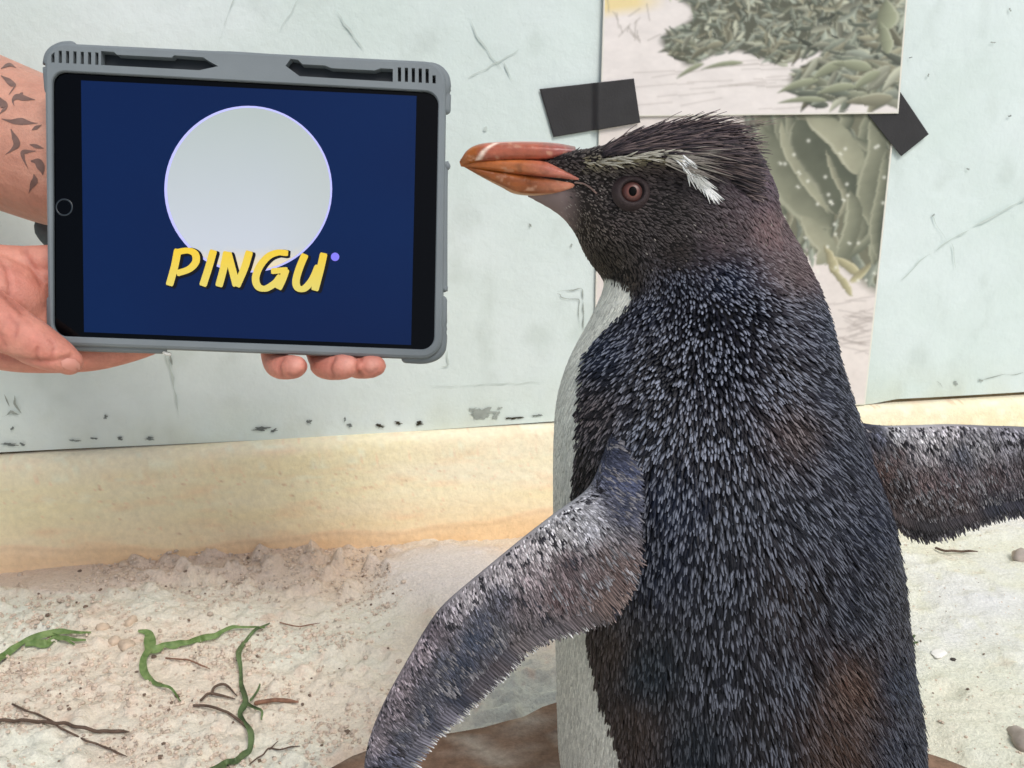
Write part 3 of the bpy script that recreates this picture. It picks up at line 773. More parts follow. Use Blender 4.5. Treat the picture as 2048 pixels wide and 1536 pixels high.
# plumage is set by control points: px, py, dir x, dir y, length, width (mm), lift deg, base rgb, streak rgb, streak strength
BLK = (15, 17, 25); NAV = (17, 23, 38); BRN = (50, 40, 39); BRN2 = (78, 60, 58); STK = (146, 152, 168); STB = (140, 130, 131)  # streak colours hold the pale shafts and the painted sheen of glossy tips
CP = [
 (1150, 310, 1, .0, 3, .8, 12, (52, 46, 46), (130, 122, 118), .3), (1150, 380, 1, .2, 2.4, .8, 10, (50, 44, 42), (160, 150, 145), .5), (1110, 420, .8, .6, 2.2, .8, 8, (120, 108, 104), (190, 180, 172), .4),
 (1160, 450, .6, .8, 2.4, .8, 10, (62, 54, 48), (170, 160, 146), .5), (1200, 520, .6, .8, 3, .8, 12, (36, 31, 26), (96, 86, 74), .3), (1250, 560, .7, .7, 3.2, .8, 14, (38, 33, 28), (90, 80, 70), .3),
 (1230, 420, 1, .3, 2.6, .8, 12, (46, 40, 40), (120, 112, 108), .35), (1300, 300, 1, -.1, 4, .8, 16, (44, 36, 36), (110, 98, 96), .35), (1400, 270, 1, .0, 5, .8, 20, (38, 32, 34), (112, 102, 104), .35),
 (1330, 420, 1, .35, 2.8, .8, 12, (36, 32, 32), (92, 84, 82), .3), (1350, 500, .9, .5, 3, .8, 14, (38, 33, 31), (90, 80, 76), .3), (1430, 480, .8, .6, 3.6, .9, 16, (48, 40, 42), (110, 100, 102), .35),
 (1480, 300, .9, .3, 5, .9, 18, (34, 30, 34), (100, 96, 104), .35), (1520, 360, .6, .8, 4, .9, 16, (64, 54, 60), (128, 118, 124), .35), (1540, 450, .5, .9, 4, .9, 18, (78, 63, 64), (150, 134, 134), .42),
 (1590, 530, .6, .8, 4.5, 1, 22, (72, 58, 60), (152, 138, 138), .5), (1450, 560, .5, .9, 4, 1, 34, NAV, STK, .8), (1360, 570, .3, .9, 3.6, 1, 36, BLK, STK, .6),
 (1300, 620, -.1, 1, 3.8, 1.1, 40, NAV, STK, .8), (1400, 640, -.1, 1, 4.0, 1.1, 52, BLK, STK, 1), (1500, 620, .3, 1, 4.2, 1.1, 46, BLK, STK, .9), (1600, 640, .8, .6, 5, 1.1, 28, (38, 38, 48), STK, .7), (1650, 650, .95, .3, 5.5, 1.1, 26, (30, 34, 46), STK, .6),
 (1220, 700, -.7, .7, 4.5, 1.1, 34, NAV, STK, .7), (1330, 740, -.3, 1, 4.4, 1.2, 48, BLK, STK, 1), (1450, 720, 0, 1, 4.4, 1.2, 54, BLK, STK, 1), (1550, 760, .4, .9, 5, 1.2, 36, (28, 26, 32), STK, .85), (1650, 780, .9, .45, 6, 1.2, 24, (32, 34, 44), STK, .6),
 (1190, 820, -.5, .85, 5, 1.2, 30, (28, 25, 28), STB, .6), (1300, 860, -.35, .95, 5, 1.2, 32, BLK, STK, .9), (1450, 880, 0, 1, 5, 1.2, 34, (20, 20, 26), STK, .9), (1580, 850, .45, .9, 6, 1.2, 26, (44, 34, 34), STB, .8), (1680, 900, .75, .65, 6.5, 1.2, 20, (30, 32, 42), STK, .6),
 (1170, 950, -.2, 1, 5, 1.1, 24, (26, 23, 22), STB, .4), (1350, 1000, -.05, 1, 5.5, 1.2, 26, NAV, STK, .8), (1480, 1020, .08, 1, 5.5, 1.2, 24, (22, 24, 30), STK, .8), (1620, 1020, .5, .85, 7, 1.2, 20, (26, 28, 36), STK, .8), (1740, 1050, .75, .65, 7, 1.2, 18, (28, 32, 44), STK, .65),
 (1300, 1120, 0, 1, 5.5, 1.2, 24, NAV, STK, .7), (1450, 1180, 0, 1, 6, 1.2, 22, BLK, STK, .85), (1580, 1180, .3, .95, 7, 1.2, 20, (32, 28, 30), STK, .8), (1700, 1200, .6, .8, 7.5, 1.2, 18, (27, 30, 40), STK, .75),
 (1200, 1300, .1, 1, 6, 1.2, 18, (44, 36, 32), STB, .35), (1300, 1330, .08, 1, 6, 1.2, 20, (14, 22, 30), (110, 118, 128), .6), (1440, 1340, .05, 1, 7, 1.2, 22, BLK, STK, .85), (1570, 1340, .3, .95, 8, 1.2, 20, (24, 24, 30), STK, .85), (1690, 1360, .55, .85, 8, 1.2, 18, (62, 46, 40), (160, 142, 134), .7), (1790, 1350, .6, .8, 8, 1.2, 18, (28, 32, 44), (130, 140, 160), .6),
 (1250, 1450, .15, 1, 6, 1.2, 18, (46, 38, 34), STB, .35), (1400, 1480, .05, 1, 7, 1.2, 20, (16, 22, 30), (110, 116, 126), .6), (1540, 1480, .2, 1, 8, 1.2, 20, (24, 24, 28), STK, .75), (1660, 1480, .45, .9, 8, 1.2, 20, (58, 44, 38), STB, .6), (1800, 1480, .5, .85, 8, 1.2, 18, (26, 30, 42), STK, .6)]
CPa = np.array([[c[0], c[1], c[2], c[3], c[4], c[5], c[6], *lin(*c[7]), *lin(*c[8]), c[9]] for c in CP], float)
def idw(tab, px, py, power=3.0):
    d = (px[:, None] - tab[None, :, 0]) ** 2 + (py[:, None] - tab[None, :, 1]) ** 2 + 200.0
    w = d ** (-power / 2); w /= w.sum(1, keepdims=True)
    return w @ tab[:, 2:]

WB_y = [540, 560, 580, 600, 650, 720, 800, 900, 960, 1040, 1150, 1290, 1400, 1500, 1620]
WB_x = [1180, 1225, 1262, 1262, 1218, 1166, 1162, 1157, 1147, 1142, 1160, 1180, 1200, 1238, 1260]
def white_mask(Pw, N, px, py):
    b = np.interp(py, WB_y, WB_x) + (vnoise(px / 7.0, py / 9.0, 55) - 0.5) * 10
    zchin = P(1200, 560, YB)[2]
    nearside = (px < b) & (py > 552 + (px - 1195) * 0.35)
    far = (Pw[:, 1] > YB + 0.018) & (N[:, 0] < 0.55) & (Pw[:, 2] < zchin - 0.012)
    return nearside & (Pw[:, 2] < zchin) | far

def sample_surface(V, F, N_, spacing_fn, ntry, seed):
    rg = np.random.default_rng(seed)
    fn, ar = face_info(V, F)
    idx = rg.choice(len(F), ntry, p=ar / ar.sum())
    u = rg.random(ntry)[:, None]; v = rg.random(ntry)[:, None]
    Q = V[F[idx]]
    p = Q[:, 0] * (1 - u) * (1 - v) + Q[:, 1] * u * (1 - v) + Q[:, 2] * u * v + Q[:, 3] * (1 - u) * v
    nn = (N_[F[idx]]).mean(1); nn /= np.linalg.norm(nn, axis=1)[:, None]
    sp = spacing_fn(p, nn)
    seen = set(); keep = []
    cells = np.floor(p / sp[:, None] + 1000).astype(np.int64)
    key = (cells[:, 0] * 73856093) ^ (cells[:, 1] * 19349663) ^ (cells[:, 2] * 83492791) ^ (np.round(sp * 1e5).astype(np.int64) * 7)
    _, first = np.unique(key, return_index=True)
    return p[first], nn[first]

def feathers(p, n, dirw, ln, wd, lift, cbase, cstreak, sstr, rg, rowsn=4, curl=0.35, tipw=0.35, shaft=0.34, prob=0.62, vary=0.25, k0=0.0, sink=0.0004):
    """blade of 4 columns x rowsn rows per feather (vane, pale shaft with painted sheen, vane), vectorised"""
    m = len(p)
    t = dirw - n * (dirw * n).sum(1, keepdims=True)
    t /= np.linalg.norm(t, axis=1)[:, None] + 1e-9
    side = np.cross(n, t)
    jit = rg.normal(0, 0.13, m)[:, None]
    t = t + side * jit; t /= np.linalg.norm(t, axis=1)[:, None]; side = np.cross(n, t)
    V = np.empty((m, rowsn, 4, 3)); Cc = np.empty((m, rowsn, 4, 3))
    wprof = np.interp(np.linspace(0, 1, rowsn), [0, .35, .75, 1], [.7, 1, .9, tipw])
    bright = rg.uniform(0.45, 1.2, m) * (rg.random(m) < prob) + k0
    var = rg.uniform(1 - vary, 1 + vary, m)[:, None]
    for r in range(rowsn):
        s = r / (rowsn - 1)
        a = lift[:, None] * (1 - curl * s)
        pos = p + (t * np.cos(a) + n * np.sin(a)) * (ln[:, None] * s) - n * sink
        up = n * np.cos(a) - t * np.sin(a)
        w = wd[:, None] * wprof[r] * 0.5
        sw = w * shaft if s < 1 else w * min(1.0, shaft * 1.5)
        V[:, r, 0] = pos - side * w; V[:, r, 3] = pos + side * w
        V[:, r, 1] = pos - side * sw + up * (wd[:, None] * 0.2); V[:, r, 2] = pos + side * sw + up * (wd[:, None] * 0.2)
        k = (sstr * bright * np.interp(s, [0, .3, .6, 1], [0, .1, 1, 1]))[:, None]
        Cc[:, r, 1] = cbase * var * (1 - k) + cstreak * k; Cc[:, r, 2] = Cc[:, r, 1]
        Cc[:, r, 0] = cbase * var; Cc[:, r, 3] = Cc[:, r, 0]
    Vv = V.reshape(-1, 3); Cv = Cc.reshape(-1, 3)
    f = grid_faces(rowsn, 4)
    Fv = (f[None] + (np.arange(m) * rowsn * 4)[:, None, None]).reshape(-1, 4)
    return Vv, Fv, np.clip(Cv, 0, 1)

def img_dir(dx, dy):
    return R3[None] * dx[:, None] - np.array([0, 0.25, 1.0])[None] * dy[:, None] * np.array([1, 0, 1.0])

# body skin
bpx, bpy_ = proj(BV)
par = idw(CPa, bpx, bpy_)
bc = par[:, 5:8] * 0.35
wm = white_mask(BV, BN, bpx, bpy_)
bc[wm] = lin(205, 206, 196)
ck = np.clip((1165 - bpx) / 40, 0, 1) * np.clip((bpy_ - 372) / 14, 0, 1) * (bpy_ < 460)
bc = bc * (1 - ck[:, None]) + lin(132, 116, 114) * ck[:, None]
mk('body', BV, BF, M_bird, peng, col=bc)

def body_spacing(p, n):
    a, b = proj(p)
    back = (n @ F3) > 0.35
    headish = (b < 590) & (b < 620 - (a - 1200) * 0.12)
    s = np.where(headish, 0.0013, 0.0019)
    s = np.where(white_mask(p, n, a, b), 0.0017, s)
    return np.where(back, s * 1.9, s)
fp, fnn = sample_surface(BV, BF, BN, body_spacing, 380000, 1)
rg = np.random.default_rng(2)
a, b = proj(fp)
ok = ~((np.hypot(a - 1265, b - 384) < 30) & (fnn[:, 1] < 0))             # keep the eye clear
ja = a + rg.normal(0, 9, len(a))
ok &= ~((ja < 1128) & (b < 412 + (ja - 1060) * 0.25) & (b > 345))
fp, fnn, a, b = fp[ok], fnn[ok], a[ok], b[ok]
par = idw(CPa, a, b)
mval = fbm(a / 28, b / 40, 71, 3)
headk = np.clip((590 - b + (a - 1200) * -0.05) / 60, 0, 1) * (a < 1560)
mhead = fbm(a / 11, b / 11, 73, 3)
cb = par[:, 5:8] * (0.6 + 1.2 * mval[:, None]) * (1 + headk[:, None] * (0.3 + 1.3 * np.clip(mhead - 0.35, 0, 1)[:, None])); cs = par[:, 8:11]; st = par[:, 11]
ln = par[:, 2] / 1000 * rg.uniform(0.8, 1.2, len(a)); wd = par[:, 3] / 1000 * rg.uniform(0.85, 1.2, len(a)) * 1.4
lift = np.radians(par[:, 4] + rg.normal(0, 4, len(a)))
# pale crumbs of preen dust near the beak and chin
pz = np.exp(-(((a - 1160) / 62) ** 2 + ((b - 405) / 80) ** 2)) + 0.05 * headk; dust = rg.random(len(a)) < pz * 0.5 * (mhead > 0.4)
cb[dust] = lin(160, 150, 142) * rg.uniform(0.25, 0.9, (dust.sum(), 1)); cs[dust] = lin(190, 184, 178); ln[dust] *= 0.6
# yellowish brow stripe
br = np.exp(-((b - (324 - (a - 1180) * 0.07)) / 12) ** 2) * (a > 1160) * (a < 1370) * (rg.random(len(a)) < 0.8) * (fnn[:, 1] < 0)
br = br[:, None]
cb = cb * (1 - br * 0.8) + lin(140, 132, 104) * br * 0.8; cs = cs * (1 - br) + lin(208, 200, 176) * br; st = np.maximum(st, br[:, 0] * 0.7)
w = white_mask(fp, fnn, a, b)
cb[w] = lin(214, 215, 204) * rg.uniform(0.8, 1.05, (w.sum(), 1)); cs[w] = lin(238, 238, 230); st[w] = 0.4; ln[w] = 0.006; wd[w] = 0.0018; lift[w] = np.radians(7)
dirs = img_dir(par[:, 0], par[:, 1])
dirs[w] = np.array([-0.1, 0, -1.0])
side_k = np.clip((a - 1500 + (b - 900) * 0.1) / 200, 0, 1) * (1 - headk)
st = st * (1 - 0.25 * side_k) * (1 - 0.38 * np.clip((b - 850) / 350, 0, 1)); wd = wd * (1 - 0.3 * side_k); ln = ln * (1.05 + 0.35 * side_k)
FV, FF, FC = feathers(fp, fnn, dirs, ln, wd, lift, cb, cs, st, rg, shaft=0.26, prob=0.52)
mk('plumage', FV, FF, M_feather, peng, col=FC, kind='stuff')
print('body feathers', len(fp))

# crest: long narrow feathers swept back from the forehead
def strand(p0, dir3, n3, length, width, c0, c1, droop=0.0, segs=5, rg=rg):
    t = np.linspace(0, 1, segs)[:, None]
    C = p0 + dir3 * length * t + n3 * (length * 0.16 * np.sin(t * 1.6)) + np.array([0, 0, -1.0]) * droop * length * t ** 2
    S = np.cross(dir3, n3); S /= np.linalg.norm(S)
    ww = width * np.interp(t[:, 0], [0, .5, 1], [1, .8, .12])[:, None] / 2
    V = np.stack([C - S * ww, C + n3 * width * 0.2, C + S * ww], 1).reshape(-1, 3)
    col = c0 * (1 - t) + c1 * t
    cl = np.repeat(col, 3, 0); cl[1::3] *= 1.5
    return V, grid_faces(segs, 3), cl
def gather(lst):
    VV = []; FF = []; CC = []; k = 0
    for v, f, c in lst:
        VV.append(v); FF.append(f + k); CC.append(c); k += len(v)
    return np.vstack(VV), np.vstack(FF), np.clip(np.vstack(CC), 0, 1)
lst = []
for i in range(1700):
    px_ = rg.uniform(1205, 1500); t = (px_ - 1205) / 295
    top = np.interp(px_, [1205, 1250, 1310, 1380, 1450, 1500], [296, 276, 258, 250, 260, 292])
    py_ = top + 3 + rg.random() ** 1.3 * np.interp(px_, [1205, 1300, 1500], [14, 48, 105])
    h, nn = hit(px_, py_)
    if h is None: continue
    if nn @ F3 > 0: nn = -nn
    d = np.array([1.0, 0, 0]) * 1.0 + np.array([0, 0, 1.0]) * (np.interp(px_, [1200, 1350, 1500], [0.28, 0.10, -0.12]) + (0.16 * rg.random() if py_ - top < 16 else 0) - (py_ - top) * 0.0022 + rg.normal(0, 0.09)) + nn * 0.08 + np.array([0, rg.normal(0, 0.1), 0])
    d /= np.linalg.norm(d)
    L = rg.uniform(0.007, 0.019) * np.interp(px_, [1205, 1300, 1420, 1500], [0.6, 1.0, 1.0, 0.55])
    if rg.random() < 0.4: c0, c1 = lin(26, 22, 24), lin(74, 64, 68)
    elif rg.random() < 0.6: c0, c1 = lin(40, 32, 32), lin(110, 96, 94)
    else: c0, c1 = lin(16, 14, 16), lin(36, 32, 36)
    lst.append(strand(h + nn * 0.0006, d, nn, L, rg.uniform(0.0008, 0.0014), c0, c1, droop=0.05))
# long wisps running past the back of the head, both far and near side
for i in range(30):
    px_ = rg.uniform(1390, 1480); py_ = rg.uniform(250, 268)
    h, nn = hit(px_, py_)
    if h is None: continue
    if nn @ F3 > 0: nn = -nn
    d = np.array([1.0, 0.08, 0.02 + rg.normal(0, 0.035)]); d /= np.linalg.norm(d)
    c0, c1 = lin(40, 34, 36), lin(120, 108, 100)
    lst.append(strand(h, d, nn, rg.uniform(0.016, 0.032), 0.0009, c0, c1, droop=-0.05, segs=7))
V, F, C_ = gather(lst)
mk('crest', V, F, M_feather, peng, col=C_, kind='stuff')

# pale brow plume behind the eye
lst = []
path = crom(np.array([(1180, 324), (1240, 318), (1300, 310), (1345, 308), (1372, 326), (1396, 352), (1416, 380), (1436, 408)], float), 8)
for i in range(330):
    k = rg.uniform(0, 1) ** 0.8
    j = k * (len(path) - 9); j0 = int(j)
    a0 = path[j0]; a1 = path[min(j0 + 8, len(path) - 1)]
    d2 = (a1 - a0) / np.linalg.norm(a1 - a0)
    fromstart = j0 / len(path)
    spread = 5 if fromstart < 0.45 else 9 - 7 * (fromstart - 0.45)
    if fromstart < 0.38 and rg.random() < 0.55: continue
    off = rg.normal(0, spread * 0.45, 2)
    px_, py_ = a0 + off
    h, nn = hit(px_, py_)
    if h is None: continue
    if nn @ F3 > 0: nn = -nn
    if fromstart < 0.5: spd = rg.normal(0.03, 0.14)
    else: spd = rg.normal(0.0, 0.2) 
    dx, dy = d2[0] - d2[1] * spd, d2[1] + d2[0] * spd
    d = R3 * dx - np.array([0, 0, 1.0]) * dy; d = d - nn * (d @ nn) + nn * 0.10; d /= np.linalg.norm(d)
    if fromstart < 0.42: c0, c1, L = lin(110, 104, 88), lin(198, 194, 182), rg.uniform(0.005, 0.010)
    else: c0, c1, L = lin(214, 214, 208), lin(246, 246, 240), rg.uniform(0.005, 0.011)
    lst.append(strand(h + nn * 0.0016, d, nn, L, rg.uniform(0.0007, 0.0012), c0, c1, segs=5))
for i in range(60):   # thin pale ends running straight back over the crest
    px_, py_ = rg.uniform(1330, 1385), rg.uniform(300, 330)
    h, nn = hit(px_, py_)
    if h is None: continue
    if nn @ F3 > 0: nn = -nn
    d = R3 - np.array([0, 0, 1.0]) * rg.uniform(0.0, 0.45) + nn * 0.12; d /= np.linalg.norm(d)
    lst.append(strand(h + nn * 0.002, d, nn, rg.uniform(0.012, 0.024), 0.0007, lin(150, 144, 134), lin(110, 102, 98), segs=6))
V, F, C_ = gather(lst)
mk('brow_plume', V, F, M_feather, peng, col=C_, kind='stuff')

# eye: lid ring, iris, pupil
eh, en = hit(1265, 384)
en = -F3 * 0.96 + en * 0.25 if en @ F3 < 0 else -F3
en /= np.linalg.norm(en)
ex = np.cross(U3, en); ex /= np.linalg.norm(ex); ey = np.cross(en, ex)
PXM = np.linalg.norm(eh - C3) / FPX
def disc_obj(name, prof, mat, colfn, sx=1.0, sy=1.0, n=40, dx=0, dy=0, parent=peng):
    V = []; cc = []
    for (r, h) in prof:
        for k in range(n):
            a = 2 * math.pi * k / n
            V.append(eh + ex * (r * sx * math.cos(a) + dx) * PXM + ey * (r * sy * math.sin(a) + dy) * PXM + en * h * PXM)
            cc.append(colfn(r, a))
    return mk(name, V, grid_faces(len(prof), n, True), mat, parent, col=np.array(cc))
lidc = lambda r, a: lin(50, 39, 40) * (1.0 if r > 24 else 0.75) + lin(30, 26, 24) * (0.3 if math.sin(a) < 0 else 0)
eye = disc_obj('eyelid', [(40, -4), (34, 5), (29, 9), (25, 10), (22, 8), (20.5, 4), (21, -6)], M_eye_skin, lidc, 1.02, 0.95)
iris = disc_obj('iris', [(21, 0), (18, 4.2), (14, 6.5), (10, 7.6), (7, 8.2), (0.01, 8.5)], M_eye_iris, lambda r, a: lin(112, 70, 62) if 13 > r > 8 else (lin(84, 54, 50) if r > 8 else lin(96, 62, 56)))
disc_obj('pupil', [(8.6, 7.8), (7.0, 8.7), (3.5, 8.9), (0.01, 9.0)], mat_vcol('eye_pupil', 0.5, 0.08), lambda r, a: lin(2, 2, 2), 0.95, 1.1)

# beak: ridge plate, side plate, lower mandible
YK = YH - 0.0
def beak_piece(name, top, bot, wid, mat, colfn, n=44, yoff=0.0, pw=0.8):
    xs = np.linspace(0, 1, 110)
    top = crom(np.array(top, float), 8); bot = crom(np.array(bot, float), 8)
    ti = np.linspace(0, len(top) - 1, 110); bi = np.linspace(0, len(bot) - 1, 110)
    tpx = np.column_stack([np.interp(ti, np.arange(len(top)), top[:, k]) for k in (0, 1)])
    bpx = np.column_stack([np.interp(bi, np.arange(len(bot)), bot[:, k]) for k in (0, 1)])
    w_ = np.interp(xs, np.linspace(0, 1, len(wid)), wid) / 1000
    V = []; cc = []
    for i in range(110):
        tpt = P(tpx[i, 0], tpx[i, 1], YK); bpt = P(bpx[i, 0], bpx[i, 1], YK)
        c = (tpt + bpt) / 2; A_ = (tpt - bpt) / 2
        for k in range(n):
            a = 2 * math.pi * k / n
            ca_, sa_ = math.cos(a), math.sin(a)
            q = c + A_ * np.sign(ca_) * abs(ca_) ** pw + np.array([0, -1.0, 0]) * w_[i] * np.sign(sa_) * abs(sa_) ** 0.85
            V.append(q)
            cc.append(colfn(xs[i], (ca_ + 1) / 2, tpx[i, 0] * (ca_ + 1) / 2 + bpx[i, 0] * (1 - ca_) / 2))
    VA = np.array(V); CA = np.array(cc)
    nz_ = fbm(VA[:, 0] * 70, VA[:, 2] * 420 + VA[:, 1] * 120, 700 + len(top), 4)[:, None]; nz2 = fbm(VA[:, 0] * 260, VA[:, 2] * 330, 720, 3)[:, None]
    CA = CA * (0.62 + 0.7 * nz_); dk = np.clip((nz2 - 0.55) * 4, 0, 1) * 0.45; CA = CA * (1 - dk) + lin(96, 60, 36) * dk
    pl_ = np.clip((0.30 - nz2) * 7, 0, 1) * 0.4; CA = CA * (1 - pl_) + lin(226, 180, 150) * pl_
    cc = CA
    F = [tuple(f) for f in grid_faces(110, n, True)] + [tuple(range(n)), tuple(109 * n + k for k in range(n))]
    return mk(name, V, F, mat, peng, col=np.clip(np.array(cc), 0, 1))
def mixc(a, b, t):
    t = min(1, max(0, t)); return np.array(a) * (1 - t) + np.array(b) * t
def c_ridge(s, v, x):
    c = mixc(lin(164, 90, 32), lin(180, 98, 74), (x - 950) / 20)
    c = mixc(c, lin(168, 92, 86), (x - 1070) / 60)
    c = mixc(c, lin(148, 120, 116), (x - 1125) / 30)
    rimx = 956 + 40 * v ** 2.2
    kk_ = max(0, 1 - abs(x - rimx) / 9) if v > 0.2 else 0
    c = mixc(c, lin(255, 226, 206), kk_ * 1.3)  # pale plate edge with its glossy highlight arc painted in
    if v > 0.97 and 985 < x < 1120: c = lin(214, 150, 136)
    return c
def c_side(s, v, x):
    c = mixc(lin(160, 86, 30), lin(190, 112, 64), (x - 960) / 60)
    c = mixc(c, lin(204, 124, 104), (x - 1040) / 60)
    return mixc(c, lin(150, 62, 52), 0.7 * (1 - v * 3)) if v < 0.33 and x > 1030 else c
def c_low(s, v, x):
    c = mixc(lin(138, 74, 24), lin(142, 78, 34), (x - 960) / 60)
    c = mixc(c, lin(196, 128, 100), (x - 1060) / 70)
    if v < 0.22: c = mixc(c, lin(206, 160, 120), 0.6)
    return c
beak_piece('lower_mandible', [(928, 331), (960, 335), (1010, 341), (1060, 347), (1110, 350), (1168, 354)], [(930, 335), (960, 352), (1000, 373), (1036, 389), (1100, 389), (1166, 374)], [0.8, 3, 4.8, 6.8, 9.5, 12.5, 16], M_beak, c_low)
beak_piece('side_plate', [(921, 318), (960, 318), (1010, 315), (1060, 316), (1110, 326), (1170, 352)], [(922, 333), (960, 339), (1010, 345), (1060, 352), (1110, 357), (1170, 364)], [1.0, 3.6, 5.8, 7.8, 10.4, 13, 16.5], M_beak, c_side)
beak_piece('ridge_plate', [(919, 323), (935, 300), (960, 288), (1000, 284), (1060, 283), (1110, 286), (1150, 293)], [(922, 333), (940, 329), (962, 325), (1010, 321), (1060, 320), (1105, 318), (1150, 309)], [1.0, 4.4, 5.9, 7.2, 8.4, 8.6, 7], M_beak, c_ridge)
# gape fold and nostril
def fold(name, ptsx, r, mat, lift=0.0):
    pts = []
    for (x, y) in ptsx:
        h, nn = hit(x, y)
        if h is None: h = P(x, y, YK - 0.012)
        pts.append(h - F3 * lift)
    V, F = tube(np.array(pts), np.full(len(pts), r), per=5, n=8)
    return mk(name, V, F, mat, peng, col=np.tile(lin(128, 106, 98), (len(V), 1)))
fold('gape_fold', [(1150, 366), (1166, 368), (1180, 376), (1192, 387)], 0.00045, M_beak, 0.0009)

# feet
def foot(x, y, name='foot'):
    parts = [tube(np.array([(x, y + .01, ROCK_Z + .02), (x - .004, y + .02, ROCK_Z + .012)]), np.array([.011, .013]))]
    for k, dx in enumerate((-0.020, 0.0, 0.020)):
        parts.append(tube(np.array([(x, y + .015, ROCK_Z + .012), (x - .02 + dx * .6, y + .045, ROCK_Z + .009), (x - .035 + dx * 1.3, y + .072, ROCK_Z + .006)]), np.array([.010, .0075, .0055])))
    parts.append(tube(np.array([(x - 0.008, y + .02, ROCK_Z + .007), (x - .024, y + .05, ROCK_Z + .006)]), np.array([.014, .016]), flat=0.3, flatdir=(0, 0, 1)))
    V, F = union(parts, 0.002, 4)
    f = mk(name, V, F, M_foot_skin, peng)
    for dx in (-0.020, 0.0, 0.020):
        v, ff = tube(np.array([(x - .035 + dx * 1.3, y + .072, ROCK_Z + .009), (x - .042 + dx * 1.4, y + .084, ROCK_Z + .008), (x - .046 + dx * 1.45, y + .091, ROCK_Z + .004)]), np.array([.0032, .0022, .0008]), n=8)
        c = mk('claw', v, ff, M_claw, peng); c.parent = f
foot(0.082, 0.440); foot(0.160, 0.440)

